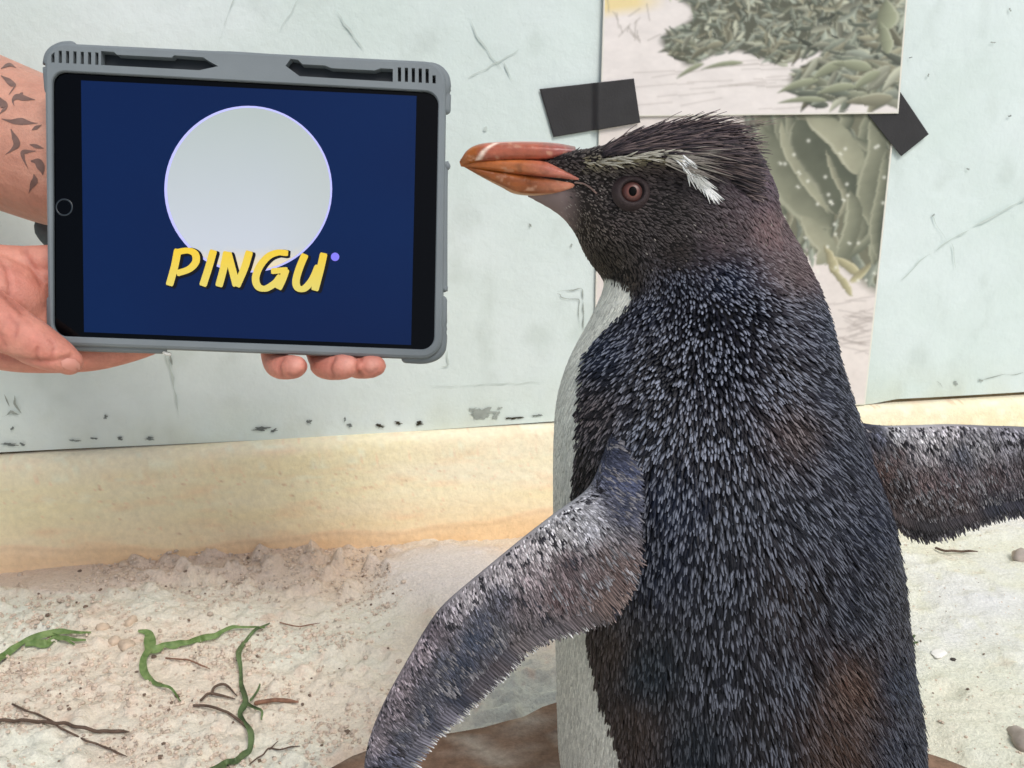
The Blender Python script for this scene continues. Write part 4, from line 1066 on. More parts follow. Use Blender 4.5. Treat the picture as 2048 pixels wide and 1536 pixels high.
# ------------------------------------------------------------------ flippers
def flipper(name, lead, trail, Yl, Yt, CPf, seed, thick=0.0045, white=True):
    NL, NS = 90, 34
    L = crom(np.array(lead, float), 8); Tt = crom(np.array(trail, float), 8)
    def res(a, n):
        d = np.r_[0, np.cumsum(np.linalg.norm(np.diff(a[:, :2], axis=0), axis=1))]; u = np.linspace(0, d[-1], n)
        return np.column_stack([np.interp(u, d, a[:, k]) for k in range(a.shape[1])])
    L = res(L, NL); Tt = res(Tt, NL)
    Yl = np.interp(np.linspace(0, 1, NL), np.linspace(0, 1, len(Yl)), Yl); Yt = np.interp(np.linspace(0, 1, NL), np.linspace(0, 1, len(Yt)), Yt)
    s = np.linspace(0, 1, NS)
    px = L[:, None, 0] * (1 - s) + Tt[:, None, 0] * s; py = L[:, None, 1] * (1 - s) + Tt[:, None, 1] * s
    Yv = Yl[:, None] * (1 - s) + Yt[:, None] * s
    mid = P(px, py, Yv)
    prof = thick * np.interp(s, [0, .03, .12, .3, .7, 1], [0.35, .7, 1, 1, .45, .08])
    tt = np.linspace(0, 1, NL); endf = np.clip(np.minimum(tt / 0.03, (1 - tt) / 0.04), 0.1, 1) ** 0.5
    th = prof[None] * endf[:, None]
    front_ = mid - np.array([0, 1.0, 0]) * th[..., None]; back_ = mid + np.array([0, 1.0, 0]) * th[..., None]
    V = np.vstack([front_.reshape(-1, 3), back_.reshape(-1, 3)])
    f1 = grid_faces(NL, NS); f2 = grid_faces(NL, NS)[:, ::-1] + NL * NS
    # rims
    m_ = NL * NS
    rim = []
    for i in range(NL - 1):
        rim += [(i * NS, (i + 1) * NS, m_ + (i + 1) * NS, m_ + i * NS), ((i + 1) * NS - 1, m_ + (i + 1) * NS - 1, m_ + (i + 2) * NS - 1, (i + 2) * NS - 1)]
    for j in range(NS - 1):
        rim += [(j, m_ + j, m_ + j + 1, j + 1), ((NL - 1) * NS + j, (NL - 1) * NS + j + 1, m_ + (NL - 1) * NS + j + 1, m_ + (NL - 1) * NS + j)]
    F = np.vstack([f1, f2, np.array(rim)])
    nf = face_info(V, f1)[0].mean(0)
    if nf[1] > 0: F = F[:, ::-1]; f1 = f1[:, ::-1]; f2 = f2[:, ::-1]
    tab = np.array([[c[0], c[1], *(lin(*c[2]) * (np.array([1.62, 1.56, 1.46]) if c[3] < 0.35 else np.array([1.08, 1.1, 1.12]))), c[3]] for c in CPf], float)
    qx, qy = proj(V)
    par = idw(tab, qx, qy, 3.5)
    col = par[:, :3] * 0.9
    fl = mk(name, V, F, M_bird, peng, col=col)
    rg = np.random.default_rng(seed)
    allV = []; allF = []; allC = []; kk = 0
    N_ = vert_normals(V, np.vstack([f1, f2]))
    for side, fs_, sp in ((0, f1, 0.0013), (1, f2, 0.0028)):
        p, n = sample_surface(V, fs_, N_, lambda p, n: np.full(len(p), sp), 130000 if side == 0 else 30000, seed + side)
        a, b = proj(p)
        # local direction: away from the leading edge and toward the tip
        Lm = np.array([L[:, 0], L[:, 1]]).T
        d2 = (a[:, None] - L[None, :, 0]) ** 2 + (b[:, None] - L[None, :, 1]) ** 2
        ii = np.clip(d2.argmin(1), 1, NL - 2)
        ax = L[ii + 1] - L[ii - 1]; ax = ax[:, :2] / np.linalg.norm(ax[:, :2], axis=1)[:, None]
        cross = np.array([Tt[ii, 0] - L[ii, 0], Tt[ii, 1] - L[ii, 1]]).T; cross /= np.linalg.norm(cross, axis=1)[:, None]
        dd = cross * 0.75 + ax * 0.45
        par = idw(tab, a, b, 3.5)
        dist = np.sqrt(d2.min(1))
        cb = par[:, :3].copy(); fringy = par[:, 3]
        blot = fbm(a / 13, b / 9, seed + 5, 3); fine = rg.random(len(a))
        pale = (cb.mean(1) > 0.09)
        cb = cb * (0.5 + 1.05 * blot[:, None]) * (1 + pale[:, None] * rg.normal(0, 0.28, len(a)).clip(-.6, .9)[:, None]) * np.where(cb.mean(1) > 0.2, 1.25, 1.0)[:, None]
        fleck = (blot > 0.56) & (fine < 0.7)
        cb[fleck & pale] = lin(40, 38, 46)
        cb[(~pale) & (blot < 0.40) & (fine < 0.6)] = lin(112, 110, 114)
        ln = np.full(len(a), 0.0023) + fringy * 0.0042; ln *= rg.uniform(0.8, 1.2, len(a)); ln[dist < 12] *= 0.6; nearl = (dist < 60) & pale & (rg.random(len(a)) < 0.22); cb[nearl] *= rg.uniform(0.25, 0.6, (nearl.sum(), 1))
        wd = np.full(len(a), 0.0011) * (1 + 0.15 * fringy)
        lift = np.radians(np.full(len(a), 8.0) + fringy * 10)
        cs = np.clip(cb * 2.4 + 0.10, 0, 0.7)
        v, f, c = feathers(p, n, img_dir(dd[:, 0], dd[:, 1]), ln, wd, lift, cb, cs, 0.25 + 0.6 * fringy, rg, rowsn=3, prob=0.45, vary=0.5, shaft=0.3, sink=0.00002)
        allV.append(v); allF.append(f + kk); allC.append(c); kk += len(v)
    v = np.vstack(allV); f = np.vstack(allF); c = np.vstack(allC)
    o = mk('flipper_plumage', v, f, M_flip, peng, col=c, kind='stuff'); o.parent = fl
    # trailing fringe: one row of separate quills
    lst = []
    for i in range(0, NL * 3):
        u = i / (NL * 3 - 1) * (NL - 1); k = int(min(u, NL - 2)); fr = u - k
        p0 = (mid[k, NS - 6] * (1 - fr) + mid[k + 1, NS - 6] * fr)
        ax3 = mid[k + 1, NS - 1] - mid[k, NS - 1]; ax3 /= np.linalg.norm(ax3) + 1e-9
        cr3 = mid[k, NS - 1] - mid[k, NS - 8]; cr3 /= np.linalg.norm(cr3) + 1e-9
        if k < (NL * 0.3 if white else 8) or k > NL - 3: continue
        d = cr3 * 0.9 + ax3 * 0.42 + rg.normal(0, 0.03, 3); d /= np.linalg.norm(d)
        q = proj(p0[None]); cb = idw(tab, q[0], q[1], 3.5)[0, :3]
        nn = np.array([0, -1.0, 0])
        lst.append(strand(p0 + nn * 0.0014, d, nn, rg.uniform(0.0075, 0.0095), 0.0015, cb * (0.35 + 0.5 * (i % 2)), cb * (0.8 + 0.7 * (i % 2)) + 0.02, segs=4, rg=rg))
        if i % 2 == 0 and white and u / NL > 0.42:   # white under-fringe
            lst.append(strand(p0 + np.array([0, 1.0, 0]) * 0.0012, d, np.array([0, -1.0, 0]), rg.uniform(0.0090, 0.0108), 0.0030, lin(226, 224, 216), lin(240, 238, 232), segs=4, rg=rg))
    V, F, C_ = gather(lst)
    o = mk('trailing_fringe', V, F, M_feather, peng, col=C_, kind='stuff'); o.parent = fl
    return fl
lead = [(1222, 862), (1205, 915), (1176, 978), (1110, 1028), (1045, 1078), (960, 1148), (890, 1208), (853, 1256), (812, 1326), (772, 1398), (742, 1468), (730, 1532), (748, 1585)]
trail = [(1268, 862), (1276, 930), (1278, 1010), (1272, 1090), (1254, 1165), (1218, 1224), (1162, 1248), (1096, 1268), (1044, 1298), (996, 1344), (918, 1416), (850, 1476), (792, 1560)]
CPf = [(1225, 900, (38, 42, 58), .2), (1240, 960, (52, 58, 80), .2), (1240, 1020, (40, 44, 60), .3), (1150, 1030, (140, 142, 150), 0), (1110, 1060, (150, 150, 156), 0), (1180, 1060, (128, 130, 140), 0), (1050, 1100, (146, 142, 148), 0),
       (1000, 1140, (140, 136, 142), 0), (1060, 1150, (112, 104, 110), .3), (1130, 1120, (88, 74, 76), .6), (1200, 1100, (74, 60, 58), .8), (1240, 1130, (78, 62, 58), .9), (1180, 1160, (58, 44, 44), .9), (1110, 1180, (76, 60, 60), .8), (1200, 1190, (98, 82, 76), .8), (1240, 1190, (96, 80, 74), .7),
       (1180, 1240, (82, 74, 74), .5), (1100, 1260, (88, 82, 84), .6), (1040, 1200, (100, 90, 92), .6), (1000, 1190, (80, 80, 90), .4), (930, 1190, (136, 132, 138), 0), (900, 1230, (112, 108, 116), .1), (960, 1230, (58, 62, 76), .3), (940, 1270, (40, 48, 64), .3), (990, 1280, (50, 54, 66), .4), (1030, 1280, (96, 88, 88), .6),
       (1000, 1330, (76, 68, 70), .7), (870, 1260, (84, 78, 86), 0), (840, 1300, (122, 114, 122), 0), (880, 1320, (54, 58, 70), .3), (920, 1330, (30, 38, 54), .3), (900, 1380, (26, 34, 50), .3), (950, 1370, (80, 74, 78), .6), (800, 1370, (118, 110, 118), 0), (840, 1380, (48, 50, 60), .2), (850, 1430, (28, 34, 48), .3),
       (890, 1430, (108, 104, 112), .5), (780, 1430, (100, 94, 102), 0), (800, 1470, (40, 44, 56), .3), (840, 1480, (120, 116, 124), .4), (750, 1480, (110, 104, 112), 0), (780, 1520, (60, 64, 80), .2), (820, 1520, (104, 104, 114), .4), (770, 1580, (60, 62, 74), .3)]
fl1 = flipper('flipper', lead, trail, [0.452, 0.430, 0.43, 0.43, 0.428, 0.425], [0.446, 0.420, 0.410, 0.418, 0.420, 0.420], CPf, 101, 0.004)
fl1['label'] = 'near flipper held out low to the left with grey leading edge'
lead = [(1690, 842), (1760, 852), (1820, 852), (1900, 850), (1980, 853), (2060, 856), (2180, 872), (2300, 905), (2360, 950)]
trail = [(1735, 960), (1765, 1010), (1792, 1048), (1835, 1072), (1880, 1070), (1930, 1050), (2000, 1026), (2060, 1020), (2180, 1008), (2360, 980)]
CPr = [(1720, 850, (36, 38, 50), .3), (1760, 870, (66, 70, 86), .2), (1790, 865, (150, 152, 160), 0), (1850, 868, (156, 156, 164), 0), (1830, 900, (120, 118, 126), .2), (1790, 900, (66, 50, 50), .8), (1760, 930, (86, 68, 64), .9), (1760, 980, (60, 48, 46), .9), (1800, 960, (34, 28, 30), .9), (1840, 950, (92, 76, 76), .9),
       (1900, 870, (140, 138, 146), .1), (1920, 900, (84, 86, 96), .5), (1960, 890, (118, 118, 126), .3), (2020, 880, (106, 106, 116), .2), (1900, 950, (82, 68, 70), .9), (1980, 940, (78, 66, 68), .9), (2040, 930, (84, 76, 80), .8), (1850, 1000, (60, 52, 52), .8), (1920, 1000, (72, 62, 62), .8), (1980, 1000, (36, 38, 48), .8),
       (1850, 1050, (40, 38, 42), .6), (1920, 1040, (48, 46, 52), .7), (2040, 1000, (44, 44, 54), .7), (2200, 940, (80, 78, 86), .5), (2330, 950, (70, 70, 80), .3)]
fl2 = flipper('flipper', lead, trail, [0.500, 0.497, 0.49, 0.48, 0.47], [0.503, 0.500, 0.495, 0.485, 0.475], CPr, 151, 0.004, white=False)
fl2['label'] = 'far flipper stretched out to the right with brown shaggy feathers'

# ------------------------------------------------------------------ tablet in its rugged case
tab = thing('tablet', 'tablet in a grey rugged case, screen showing a yellow title under a pale disc', 'tablet', tuple(T(495, 700, -0.006)))
def Tq(u, v, quad, off):
    """u right, v down inside a quad of picture points TL TR BR BL"""
    (x0, y0), (x1, y1), (x2, y2), (x3, y3) = quad
    px = (x0 * (1 - u) + x1 * u) * (1 - v) + (x3 * (1 - u) + x2 * u) * v
    py = (y0 * (1 - u) + y1 * u) * (1 - v) + (y3 * (1 - u) + y2 * u) * v
    return T(px, py, off)
OUT = [(89, 84), (893, 124), (885, 720), (97, 690)]
IN_ = [(106, 143), (877, 185), (868, 700), (108, 672)]
def rrect_px(quad, r, nseg=8):
    q = np.array(quad, float); out = []
    for i in range(4):
        c = q[i]; a = q[i - 1] - c; b = q[(i + 1) % 4] - c
        a /= np.linalg.norm(a); b /= np.linalg.norm(b)
        rr = r[i] if isinstance(r, (list, tuple)) else r
        p0 = c + a * rr; p1 = c + b * rr
        cen = c + (a + b) * rr
        for t in np.linspace(0, 1, nseg):
            ang = t * math.pi / 2
            out.append(cen - b * rr * math.cos(ang) - a * rr * math.sin(ang))
    return np.array(out)
outer = rrect_px(OUT, 44); inner = rrect_px(IN_, 26)
nO = len(outer)
def ringmesh(levels):
    """levels: list of (outline px, off) ; strips between successive"""
    V = np.vstack([T(o[:, 0], o[:, 1], off) for o, off in levels])
    return V, grid_faces(len(levels), nO, True)
cen_ = outer.mean(0)
def shrink(o, d):
    v = cen_ - o; l = np.linalg.norm(v, axis=1)[:, None]
    # inset by distance d roughly along normals
    tn = np.roll(o, -1, 0) - np.roll(o, 1, 0); tn /= np.linalg.norm(tn, axis=1)[:, None]
    nn = np.column_stack([-tn[:, 1], tn[:, 0]]); s = np.sign((nn * v).sum(1))[:, None]
    return o + nn * s * d
lip_levels = [(inner, -0.0045), (inner, 0.0012), (shrink(inner, -2.0), 0.0020), (shrink(outer, 7), 0.0020), (shrink(outer, 2.2), 0.0010), (outer, -0.0012), (outer, -0.0110), (shrink(outer, 2), -0.0130), (shrink(outer, 8), -0.0142), (shrink(outer, 60), -0.0142), (inner, -0.0100), (inner, -0.0045)]
V, F = ringmesh(lip_levels)
import bmesh
def bool_cut(V, F, cutters):
    """real holes in the lip"""
    def mesh_of(V, F):
        me = bpy.data.meshes.new('temporary'); me.from_pydata([tuple(v) for v in V], [], [tuple(int(i) for i in f) for f in F])
        bm = bmesh.new(); bm.from_mesh(me); bmesh.ops.remove_doubles(bm, verts=bm.verts, dist=1e-6); bmesh.ops.recalc_face_normals(bm, faces=bm.faces); bm.to_mesh(me); bm.free(); return me
    o = bpy.data.objects.new('temporary', mesh_of(V, F)); COL.objects.link(o)
    CV = []; CF = []; k = 0
    for v, f in cutters:
        CV += [tuple(x) for x in v]; CF += [tuple(i + k for i in ff) for ff in f]; k = len(CV)
    c = bpy.data.objects.new('temporary', mesh_of(CV, CF)); COL.objects.link(c)
    b = o.modifiers.new('b', 'BOOLEAN'); b.operation = 'DIFFERENCE'; b.object = c; b.solver = 'EXACT'
    dg = bpy.context.evaluated_depsgraph_get(); ev = o.evaluated_get(dg); em = ev.to_mesh()
    V2 = np.array([v.co[:] for v in em.vertices]); F2 = [tuple(p.vertices) for p in em.polygons]
    ev.to_mesh_clear()
    for x in (o, c):
        m_ = x.data; bpy.data.objects.remove(x); bpy.data.meshes.remove(m_)
    return V2, F2
def prism(poly, o0, o1):
    poly = np.array(poly, float); n = len(poly)
    V = np.vstack([T(poly[:, 0], poly[:, 1], o0), T(poly[:, 0], poly[:, 1], o1)])
    F = [tuple(range(n - 1, -1, -1)), tuple(range(n, 2 * n))] + [(i, (i + 1) % n, n + (i + 1) % n, n + i) for i in range(n)]
    return V, F
cut = []
slots = []
def top_line(x, fr):   # point between outer and inner edge in the top band
    yo = 84 + (x - 89) * 0.0498; yi = 143 + (x - 106) * 0.0545
    return yo + (yi - yo) * fr
for i in range(7):
    x = 105 + i * 14.6; slots.append(x)
    f0 = 0.30 + (0.16 if i == 0 else 0.0); cut.append(prism([(x, top_line(x, f0)), (x + 6.5, top_line(x + 6.5, f0 - (0.1 if i == 0 else 0))), (x + 6.5, top_line(x + 6.5, 0.72)), (x, top_line(x, 0.72))], 0.006, -0.006))
for i in range(7):
    x = 796 + i * 13.8
    if x > 878: break
    f0 = 0.28 + (0.2 if i >= 5 else 0); cut.append(prism([(x, top_line(x, f0)), (x + 6.5, top_line(x + 6.5, f0)), (x + 6.5, top_line(x + 6.5, 0.74)), (x, top_line(x, 0.74))], 0.006, -0.006))
def chan(pts): cut.append(prism([(x, top_line(x, f)) for x, f in pts], 0.006, -0.006))
chan([(204, 0.24), (230, 0.25), (236, 0.34), (345, 0.34), (350, 0.26), (408, 0.28), (420, 0.40), (438, 0.55), (400, 0.72), (204, 0.72)])
chan([(572, 0.42), (582, 0.18), (597, 0.20), (606, 0.34), (650, 0.34), (664, 0.42), (750, 0.42), (762, 0.34), (786, 0.34), (786, 0.76), (600, 0.74)])
V, F = bool_cut(V, F, cut)
case = mk('case', V, F, M_case, tab, smooth=False)
fl_ = shrink(outer, 9)
mk('case_floor', T(fl_[:, 0], fl_[:, 1], -0.0055), [tuple(range(nO))], M_caseback, tab, smooth=False)
bk = shrink(outer, 40)
V = np.vstack([T(bk[:, 0], bk[:, 1], -0.0146), T(bk[:, 0], bk[:, 1], -0.0120)])
mk('back_cover', V, [tuple(range(nO)), tuple(range(2 * nO - 1, nO - 1, -1))] + [(i, (i + 1) % nO, nO + (i + 1) % nO, nO + i) for i in range(nO)], M_case, tab, smooth=False)
# corner bumpers and centre grip
def bumper(path, r, name='corner_bumper'):
    pts = np.array([T(x, y, of) for x, y, of in path]); V, F = tube(pts, np.full(len(pts), r), per=6, n=12)
    mk(name, V, F, M_case, tab)
bumper([(94, 175, -.005), (91, 125, -.005), (98, 102, -.005), (118, 90, -.005), (137, 88, -.005)], 0.0036)
bumper([(846, 130, -.005), (868, 132, -.005), (883, 142, -.005), (891, 162, -.005), (891, 215, -.005)], 0.0036)
bumper([(884, 600, -.005), (884, 680, -.005), (876, 706, -.005), (850, 717, -.005), (812, 716, -.005)], 0.0034)
bumper([(98, 600, -.005), (99, 655, -.005), (104, 680, -.005), (125, 690, -.005), (320, 697, -.005)], 0.0034)
bumper([(430, 108, -.004), (470, 110, -.003), (530, 114, -.003), (575, 116, -.004)], 0.0032, 'centre_grip')
bumper([(892, 330, -.004), (887, 345, -.004), (886, 560, -.004), (887, 575, -.004)], 0.0030, 'side_rail')
# stylus loop stub at the bottom edge
V, F = tube(np.array([T(322, 700, -.004), T(328, 706, -.004), T(336, 708, -.004)]), np.array([.0014, .0014, .0012]), n=8)
mk('hinge_clip', V, F, mat_plain('worn_white_plastic', (214, 214, 208), 0.6), tab)
# glass
gq = rrect_px([(104, 140), (879, 182), (870, 703), (106, 675)], 26)
glass = mk('bezel', T(gq[:, 0], gq[:, 1], -0.0012), [tuple(range(nO))], M_glass, tab, smooth=False)
# home button
t = np.linspace(0, 2 * math.pi, 40, endpoint=False)
V = np.vstack([T(127 + 17.5 * np.cos(t), 414 + 17.5 * np.sin(t), -0.0010), T(127 + 16 * np.cos(t), 414 + 16 * np.sin(t), -0.0008), T(127 + 14.5 * np.cos(t), 414 + 14.5 * np.sin(t), -0.0010)])
mk('home_button', V, grid_faces(3, 40, True), M_ring, tab)
# lit screen
SQ = [(161, 160), (833, 191), (822, 690), (167, 664)]
nu, nv = 120, 90
u, v = np.meshgrid(np.linspace(0, 1, nu), np.linspace(0, 1, nv))
V = Tq(u, v, SQ, -0.0009).reshape(-1, 3)
nz = fbm(u * 2.2, v * 2.0, 300, 2).ravel()[:, None]
cs_ = (lin(15, 43, 92) * (1 - nz) + lin(17, 34, 78) * nz) * 0.66
screen = mk('screen', V, grid_faces(nv, nu), M_screen, tab, col=cs_)
def screen_disc(name, cx, cy, rx, ry, off, colf, n=72, nr=12):
    V = []; cc = []
    for i in range(nr):
        for k in range(n):
            a = 2 * math.pi * k / n; r = max(i / (nr - 1), 1e-4)
            V.append((cx + rx * r * math.cos(a), cy + ry * r * math.sin(a)))
            cc.append(colf(r, r * math.cos(a), r * math.sin(a)))
    V = np.array(V); pos = T(V[:, 0], V[:, 1], off)
    o = mk(name, pos, grid_faces(nr, n, True), M_screen, tab, col=np.array(cc)); o.parent = screen; return o
def discc(r, x, y):
    c = mixc(lin(164, 174, 172), lin(180, 187, 196), (y + 1) / 1.6)
    c = mixc(c, lin(170, 178, 170), max(0, (x - 0.2)) * 0.5)
    if y > 0.74: c = mixc(c, lin(214, 200, 164), (y - 0.74) * 5)
    return c
screen_disc('disc_rim', 496, 378, 168, 167, -0.00080, lambda r, x, y: lin(178, 180, 244))
screen_disc('disc', 497, 378, 163.5, 163, -0.00070, discc)
screen_disc('trademark_dot', 670, 513.5, 8.5, 8.5, -0.0005, lambda r, x, y: lin(124, 118, 226), n=20, nr=3)
# title lettering
letters = {
 'P': [[(355, 501), (349, 532), (339, 568)], [(353, 504), (376, 501), (390, 508), (391, 524), (378, 538), (356, 546)]],
 'I': [[(426, 503), (417, 535), (406, 569)]],
 'N': [[(453, 506), (447, 536), (438, 570)], [(456, 508), (464, 538), (472, 569)], [(498, 505), (489, 535), (474, 570)]],
 'G': [[(573, 506), (555, 505), (536, 513), (519, 533), (511, 556), (516, 573), (531, 577), (550, 566), (560, 554)], [(545, 542), (572, 540)], [(571, 541), (565, 558), (557, 575)]],
 'U': [[(609, 511), (599, 535), (592, 560), (595, 575), (608, 577), (624, 560), (636, 534)], [(647, 509), (640, 540), (630, 578)]]}
def stroke_mesh(st, w, off, dx=0, dy=0, colf=None):
    st = crom(np.array(st, float), 8); L = len(st)
    tn = np.gradient(st, axis=0); tn /= np.linalg.norm(tn, axis=1)[:, None]
    # brush pen: a nib slanted so verticals are heavy
    nn = np.column_stack([-tn[:, 1], tn[:, 0]])
    ww = w * (0.80 + 0.25 * np.abs(tn[:, 1]))[:, None] / 2
    ts = [-1, -0.35, 0.35, 1]
    e0 = st[0] - tn[0] * w * 0.22; e1 = st[-1] + tn[-1] * w * 0.22
    S = np.vstack([e0, st, e1]); NN = np.vstack([nn[0], nn, nn[-1]]); WW = np.vstack([ww[0] * 0.78, ww, ww[-1] * 0.78])
    V = np.stack([S + NN * WW * k for k in ts], 1).reshape(-1, 2) + np.array([dx, dy])
    pos = T(V[:, 0], V[:, 1], off)
    return pos, grid_faces(len(S), 4), V
for ch, sts in letters.items():
    vs = []; fs = []; cs = []; k = 0; vs2 = []; fs2 = []; k2 = 0
    for j, st in enumerate(sts):
        p_, f_, q_ = stroke_mesh(st, 14.5, -0.00040 + j * 0.00003)
        t_ = np.clip((q_[:, 1] - 500) / 78, 0, 1)[:, None]
        c_ = lin(218, 186, 58) * (1 - t_) + lin(206, 192, 100) * t_
        vs.append(p_); fs.append(f_ + k); cs.append(c_); k += len(p_)
        p_, f_, q_ = stroke_mesh(st, 20, -0.00060 + j * 0.00003, 3.2, 2.2)
        vs2.append(p_); fs2.append(f_ + k2); k2 += len(p_)
    o = mk('letter', np.vstack(vs), np.vstack(fs), M_screen, tab, col=np.vstack(cs), smooth=False); o.parent = screen
    o = mk('letter_outline', np.vstack(vs2), np.vstack(fs2), M_ink, tab, smooth=False); o.parent = screen

# ------------------------------------------------------------------ person: two arms reaching in from the left
TPM = 0.66 / FPX      # metres per picture pixel at the tablet
def hp(lst):
    pts = np.array([T(x, y, of / 1000.0) for x, y, of, r in lst]); rad = np.array([r for *_, r in lst]) * TPM
    return pts, rad
person = thing('person', 'bare arms with small bird tattoos, both hands holding up the tablet', 'person', tuple(T(-600, 520, -0.03)))
parts = []
# hand at the lower left corner of the tablet
def tb(l, per=6, n=18, flat=1.0, fd=None):
    p_, r_ = hp(l); parts.append(tube(p_, r_, per=per, n=n, flat=flat, flatdir=fd))
tb([(-700, 455, -52, 140), (-600, 470, -50, 135), (-330, 530, -35, 105), (-190, 560, -22, 96), (-80, 590, -18, 104), (0, 610, -24, 92), (40, 640, -28, 62)])          # forearm, wrist, palm
tb([(-180, 600, -5, 70), (-80, 612, 8, 72), (-10, 636, 14, 60), (45, 664, 17, 50), (100, 694, 17, 43), (140, 716, 14, 33), (152, 724, 12, 27)])                                  # thumb
tb([(-100, 660, -10, 60), (0, 694, -12, 48), (70, 706, -18, 40), (150, 704, -24, 38), (215, 694, -26, 34), (275, 680, -27, 28), (300, 672, -27, 22)])                      # index finger under the case
tb([(-60, 600, -28, 60), (50, 600, -30, 50), (130, 610, -32, 40), (230, 620, -32, 34), (290, 620, -32, 26)])                                                                    # middle
tb([(-60, 560, -28, 60), (40, 545, -30, 46), (110, 545, -32, 36), (210, 560, -32, 31), (260, 562, -32, 24)])                                                                    # ring
tb([(-80, 530, -22, 56), (0, 520, -26, 40), (72, 512, -27, 34), (140, 500, -30, 29), (190, 495, -30, 22)])                                                                        # little
RV, RF = union(parts, 0.0012, 8, 0.5)
# second arm passes behind the tablet, fingertips come out under its lower edge
parts = []
tb([(-640, -25, -95, 172), (-600, -10, -95, 172), (-300, 130, -90, 170), (-120, 202, -85, 162), (0, 250, -80, 156), (90, 290, -75, 144), (230, 370, -68, 112), (340, 450, -55, 86), (420, 520, -45, 88), (500, 580, -38, 92)], n=28)
tb([(440, 520, -42, 70), (520, 590, -36, 62), (560, 640, -33, 50)]); tb([(450, 500, -42, 60), (600, 580, -35, 58), (650, 640, -32, 46)]); tb([(450, 480, -42, 60), (640, 540, -35, 50), (720, 620, -32, 40)])
tb([(540, 610, -33, 34), (530, 670, -32, 30), (538, 718, -24, 28), (556, 732, -12, 27), (586, 734, 0, 24.5), (595, 733, 3, 22)])
tb([(620, 610, -33, 34), (618, 670, -32, 30), (632, 720, -24, 28), (652, 733, -12, 27), (686, 734, 1, 26), (698, 733, 4, 23)])
tb([(690, 600, -33, 32), (688, 670, -32, 28), (696, 718, -24, 26), (712, 732, -12, 25.5), (742, 733, -1, 24), (752, 732, 1, 21)])
tb([(560, 560, -36, 34), (700, 540, -33, 30), (780, 580, -30, 26), (800, 640, -29, 23), (806, 680, -27, 20)])
tb([(430, 500, -38, 46), (440, 420, -32, 38), (470, 350, -28, 32), (500, 300, -26, 26)])       # thumb behind the case
AV, AF = union(parts, 0.0014, 9, 0.5)
# keep both arms as one mesh
def fleck_skin(V, kind):
    n1 = fbm(V[:, 0] * 60 + V[:, 1] * 31, V[:, 2] * 60, 400, 3)[:, None]; n2 = fbm(V[:, 0] * 260, V[:, 2] * 260, 401, 2)[:, None]
    if kind == 0: a_, b_ = lin(222, 158, 138), lin(200, 126, 108)
    else: a_, b_ = lin(212, 160, 138), lin(192, 134, 114)
    return (a_ * n1 + b_ * (1 - n1)) * (0.95 + 0.1 * n2)
cA = fleck_skin(AV, 1); qx, qy = proj(AV)
k = np.clip((qy - 600) / 60, 0, 1)[:, None]; cA = cA * (1 - k) + lin(214, 138, 120) * k      # ruddier fingertips
AN = vert_normals(AV, AF)
if ((AV - AV.mean(0)) * AN).sum() < 0: AN = -AN
nearA = (qy > 640) & ((AN @ F3) < 0.2)
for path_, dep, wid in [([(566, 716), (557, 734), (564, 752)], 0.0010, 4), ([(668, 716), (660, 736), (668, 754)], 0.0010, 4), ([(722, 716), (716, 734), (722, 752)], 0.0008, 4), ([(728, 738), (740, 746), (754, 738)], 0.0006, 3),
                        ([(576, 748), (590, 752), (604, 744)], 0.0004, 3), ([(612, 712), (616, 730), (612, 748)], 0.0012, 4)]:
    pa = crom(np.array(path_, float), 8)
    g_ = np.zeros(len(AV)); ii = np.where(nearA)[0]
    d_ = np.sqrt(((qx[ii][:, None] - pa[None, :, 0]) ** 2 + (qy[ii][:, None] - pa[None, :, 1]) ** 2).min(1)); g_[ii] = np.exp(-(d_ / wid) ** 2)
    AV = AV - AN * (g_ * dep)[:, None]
    cA = cA * (1 - 0.4 * g_[:, None]) + lin(150, 78, 66) * 0.4 * g_[:, None]  # shade in the fingertip folds painted into the skin colour
for c_, r_ in [((592, 728), 15), ((694, 728), 16), ((744, 730), 13)]:      # light on the fingertip pads, painted into the skin colour
    g_ = (np.exp(-(((qx - c_[0]) / r_) ** 2 + ((qy - c_[1]) / r_) ** 2)) * nearA)[:, None] * 0.6
    cA = cA * (1 - g_) + lin(236, 176, 160) * g_
cR = fleck_skin(RV, 0)
RN = vert_normals(RV, RF)
if ((RV - RV.mean(0)) * RN).sum() < 0: RN = -RN
rx, ry = proj(RV); facing = (RN @ F3) < 0.2
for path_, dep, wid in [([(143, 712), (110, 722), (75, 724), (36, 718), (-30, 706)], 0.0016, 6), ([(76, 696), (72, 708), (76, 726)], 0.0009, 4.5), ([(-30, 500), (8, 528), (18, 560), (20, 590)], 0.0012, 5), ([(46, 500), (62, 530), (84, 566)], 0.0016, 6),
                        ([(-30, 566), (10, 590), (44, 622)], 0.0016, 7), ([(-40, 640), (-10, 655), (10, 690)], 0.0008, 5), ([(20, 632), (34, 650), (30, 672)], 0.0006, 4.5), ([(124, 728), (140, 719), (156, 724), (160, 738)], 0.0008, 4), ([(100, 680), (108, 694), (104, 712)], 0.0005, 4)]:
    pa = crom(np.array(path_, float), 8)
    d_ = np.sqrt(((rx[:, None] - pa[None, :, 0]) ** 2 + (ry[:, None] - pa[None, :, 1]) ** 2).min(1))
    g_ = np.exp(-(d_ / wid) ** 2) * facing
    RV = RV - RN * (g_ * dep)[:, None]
    cR = cR * (1 - 0.4 * g_[:, None]) + lin(150, 78, 66) * 0.4 * g_[:, None]  # shade in the hand folds and under the thumb web painted in
blush = fbm(rx / 34, ry / 34, 412, 3)[:, None]
cR = cR * (1 - 0.45 * np.clip(blush * 2.4 - 0.9, 0, 1)) + lin(196, 112, 98) * 0.45 * np.clip(blush * 2.4 - 0.9, 0, 1)
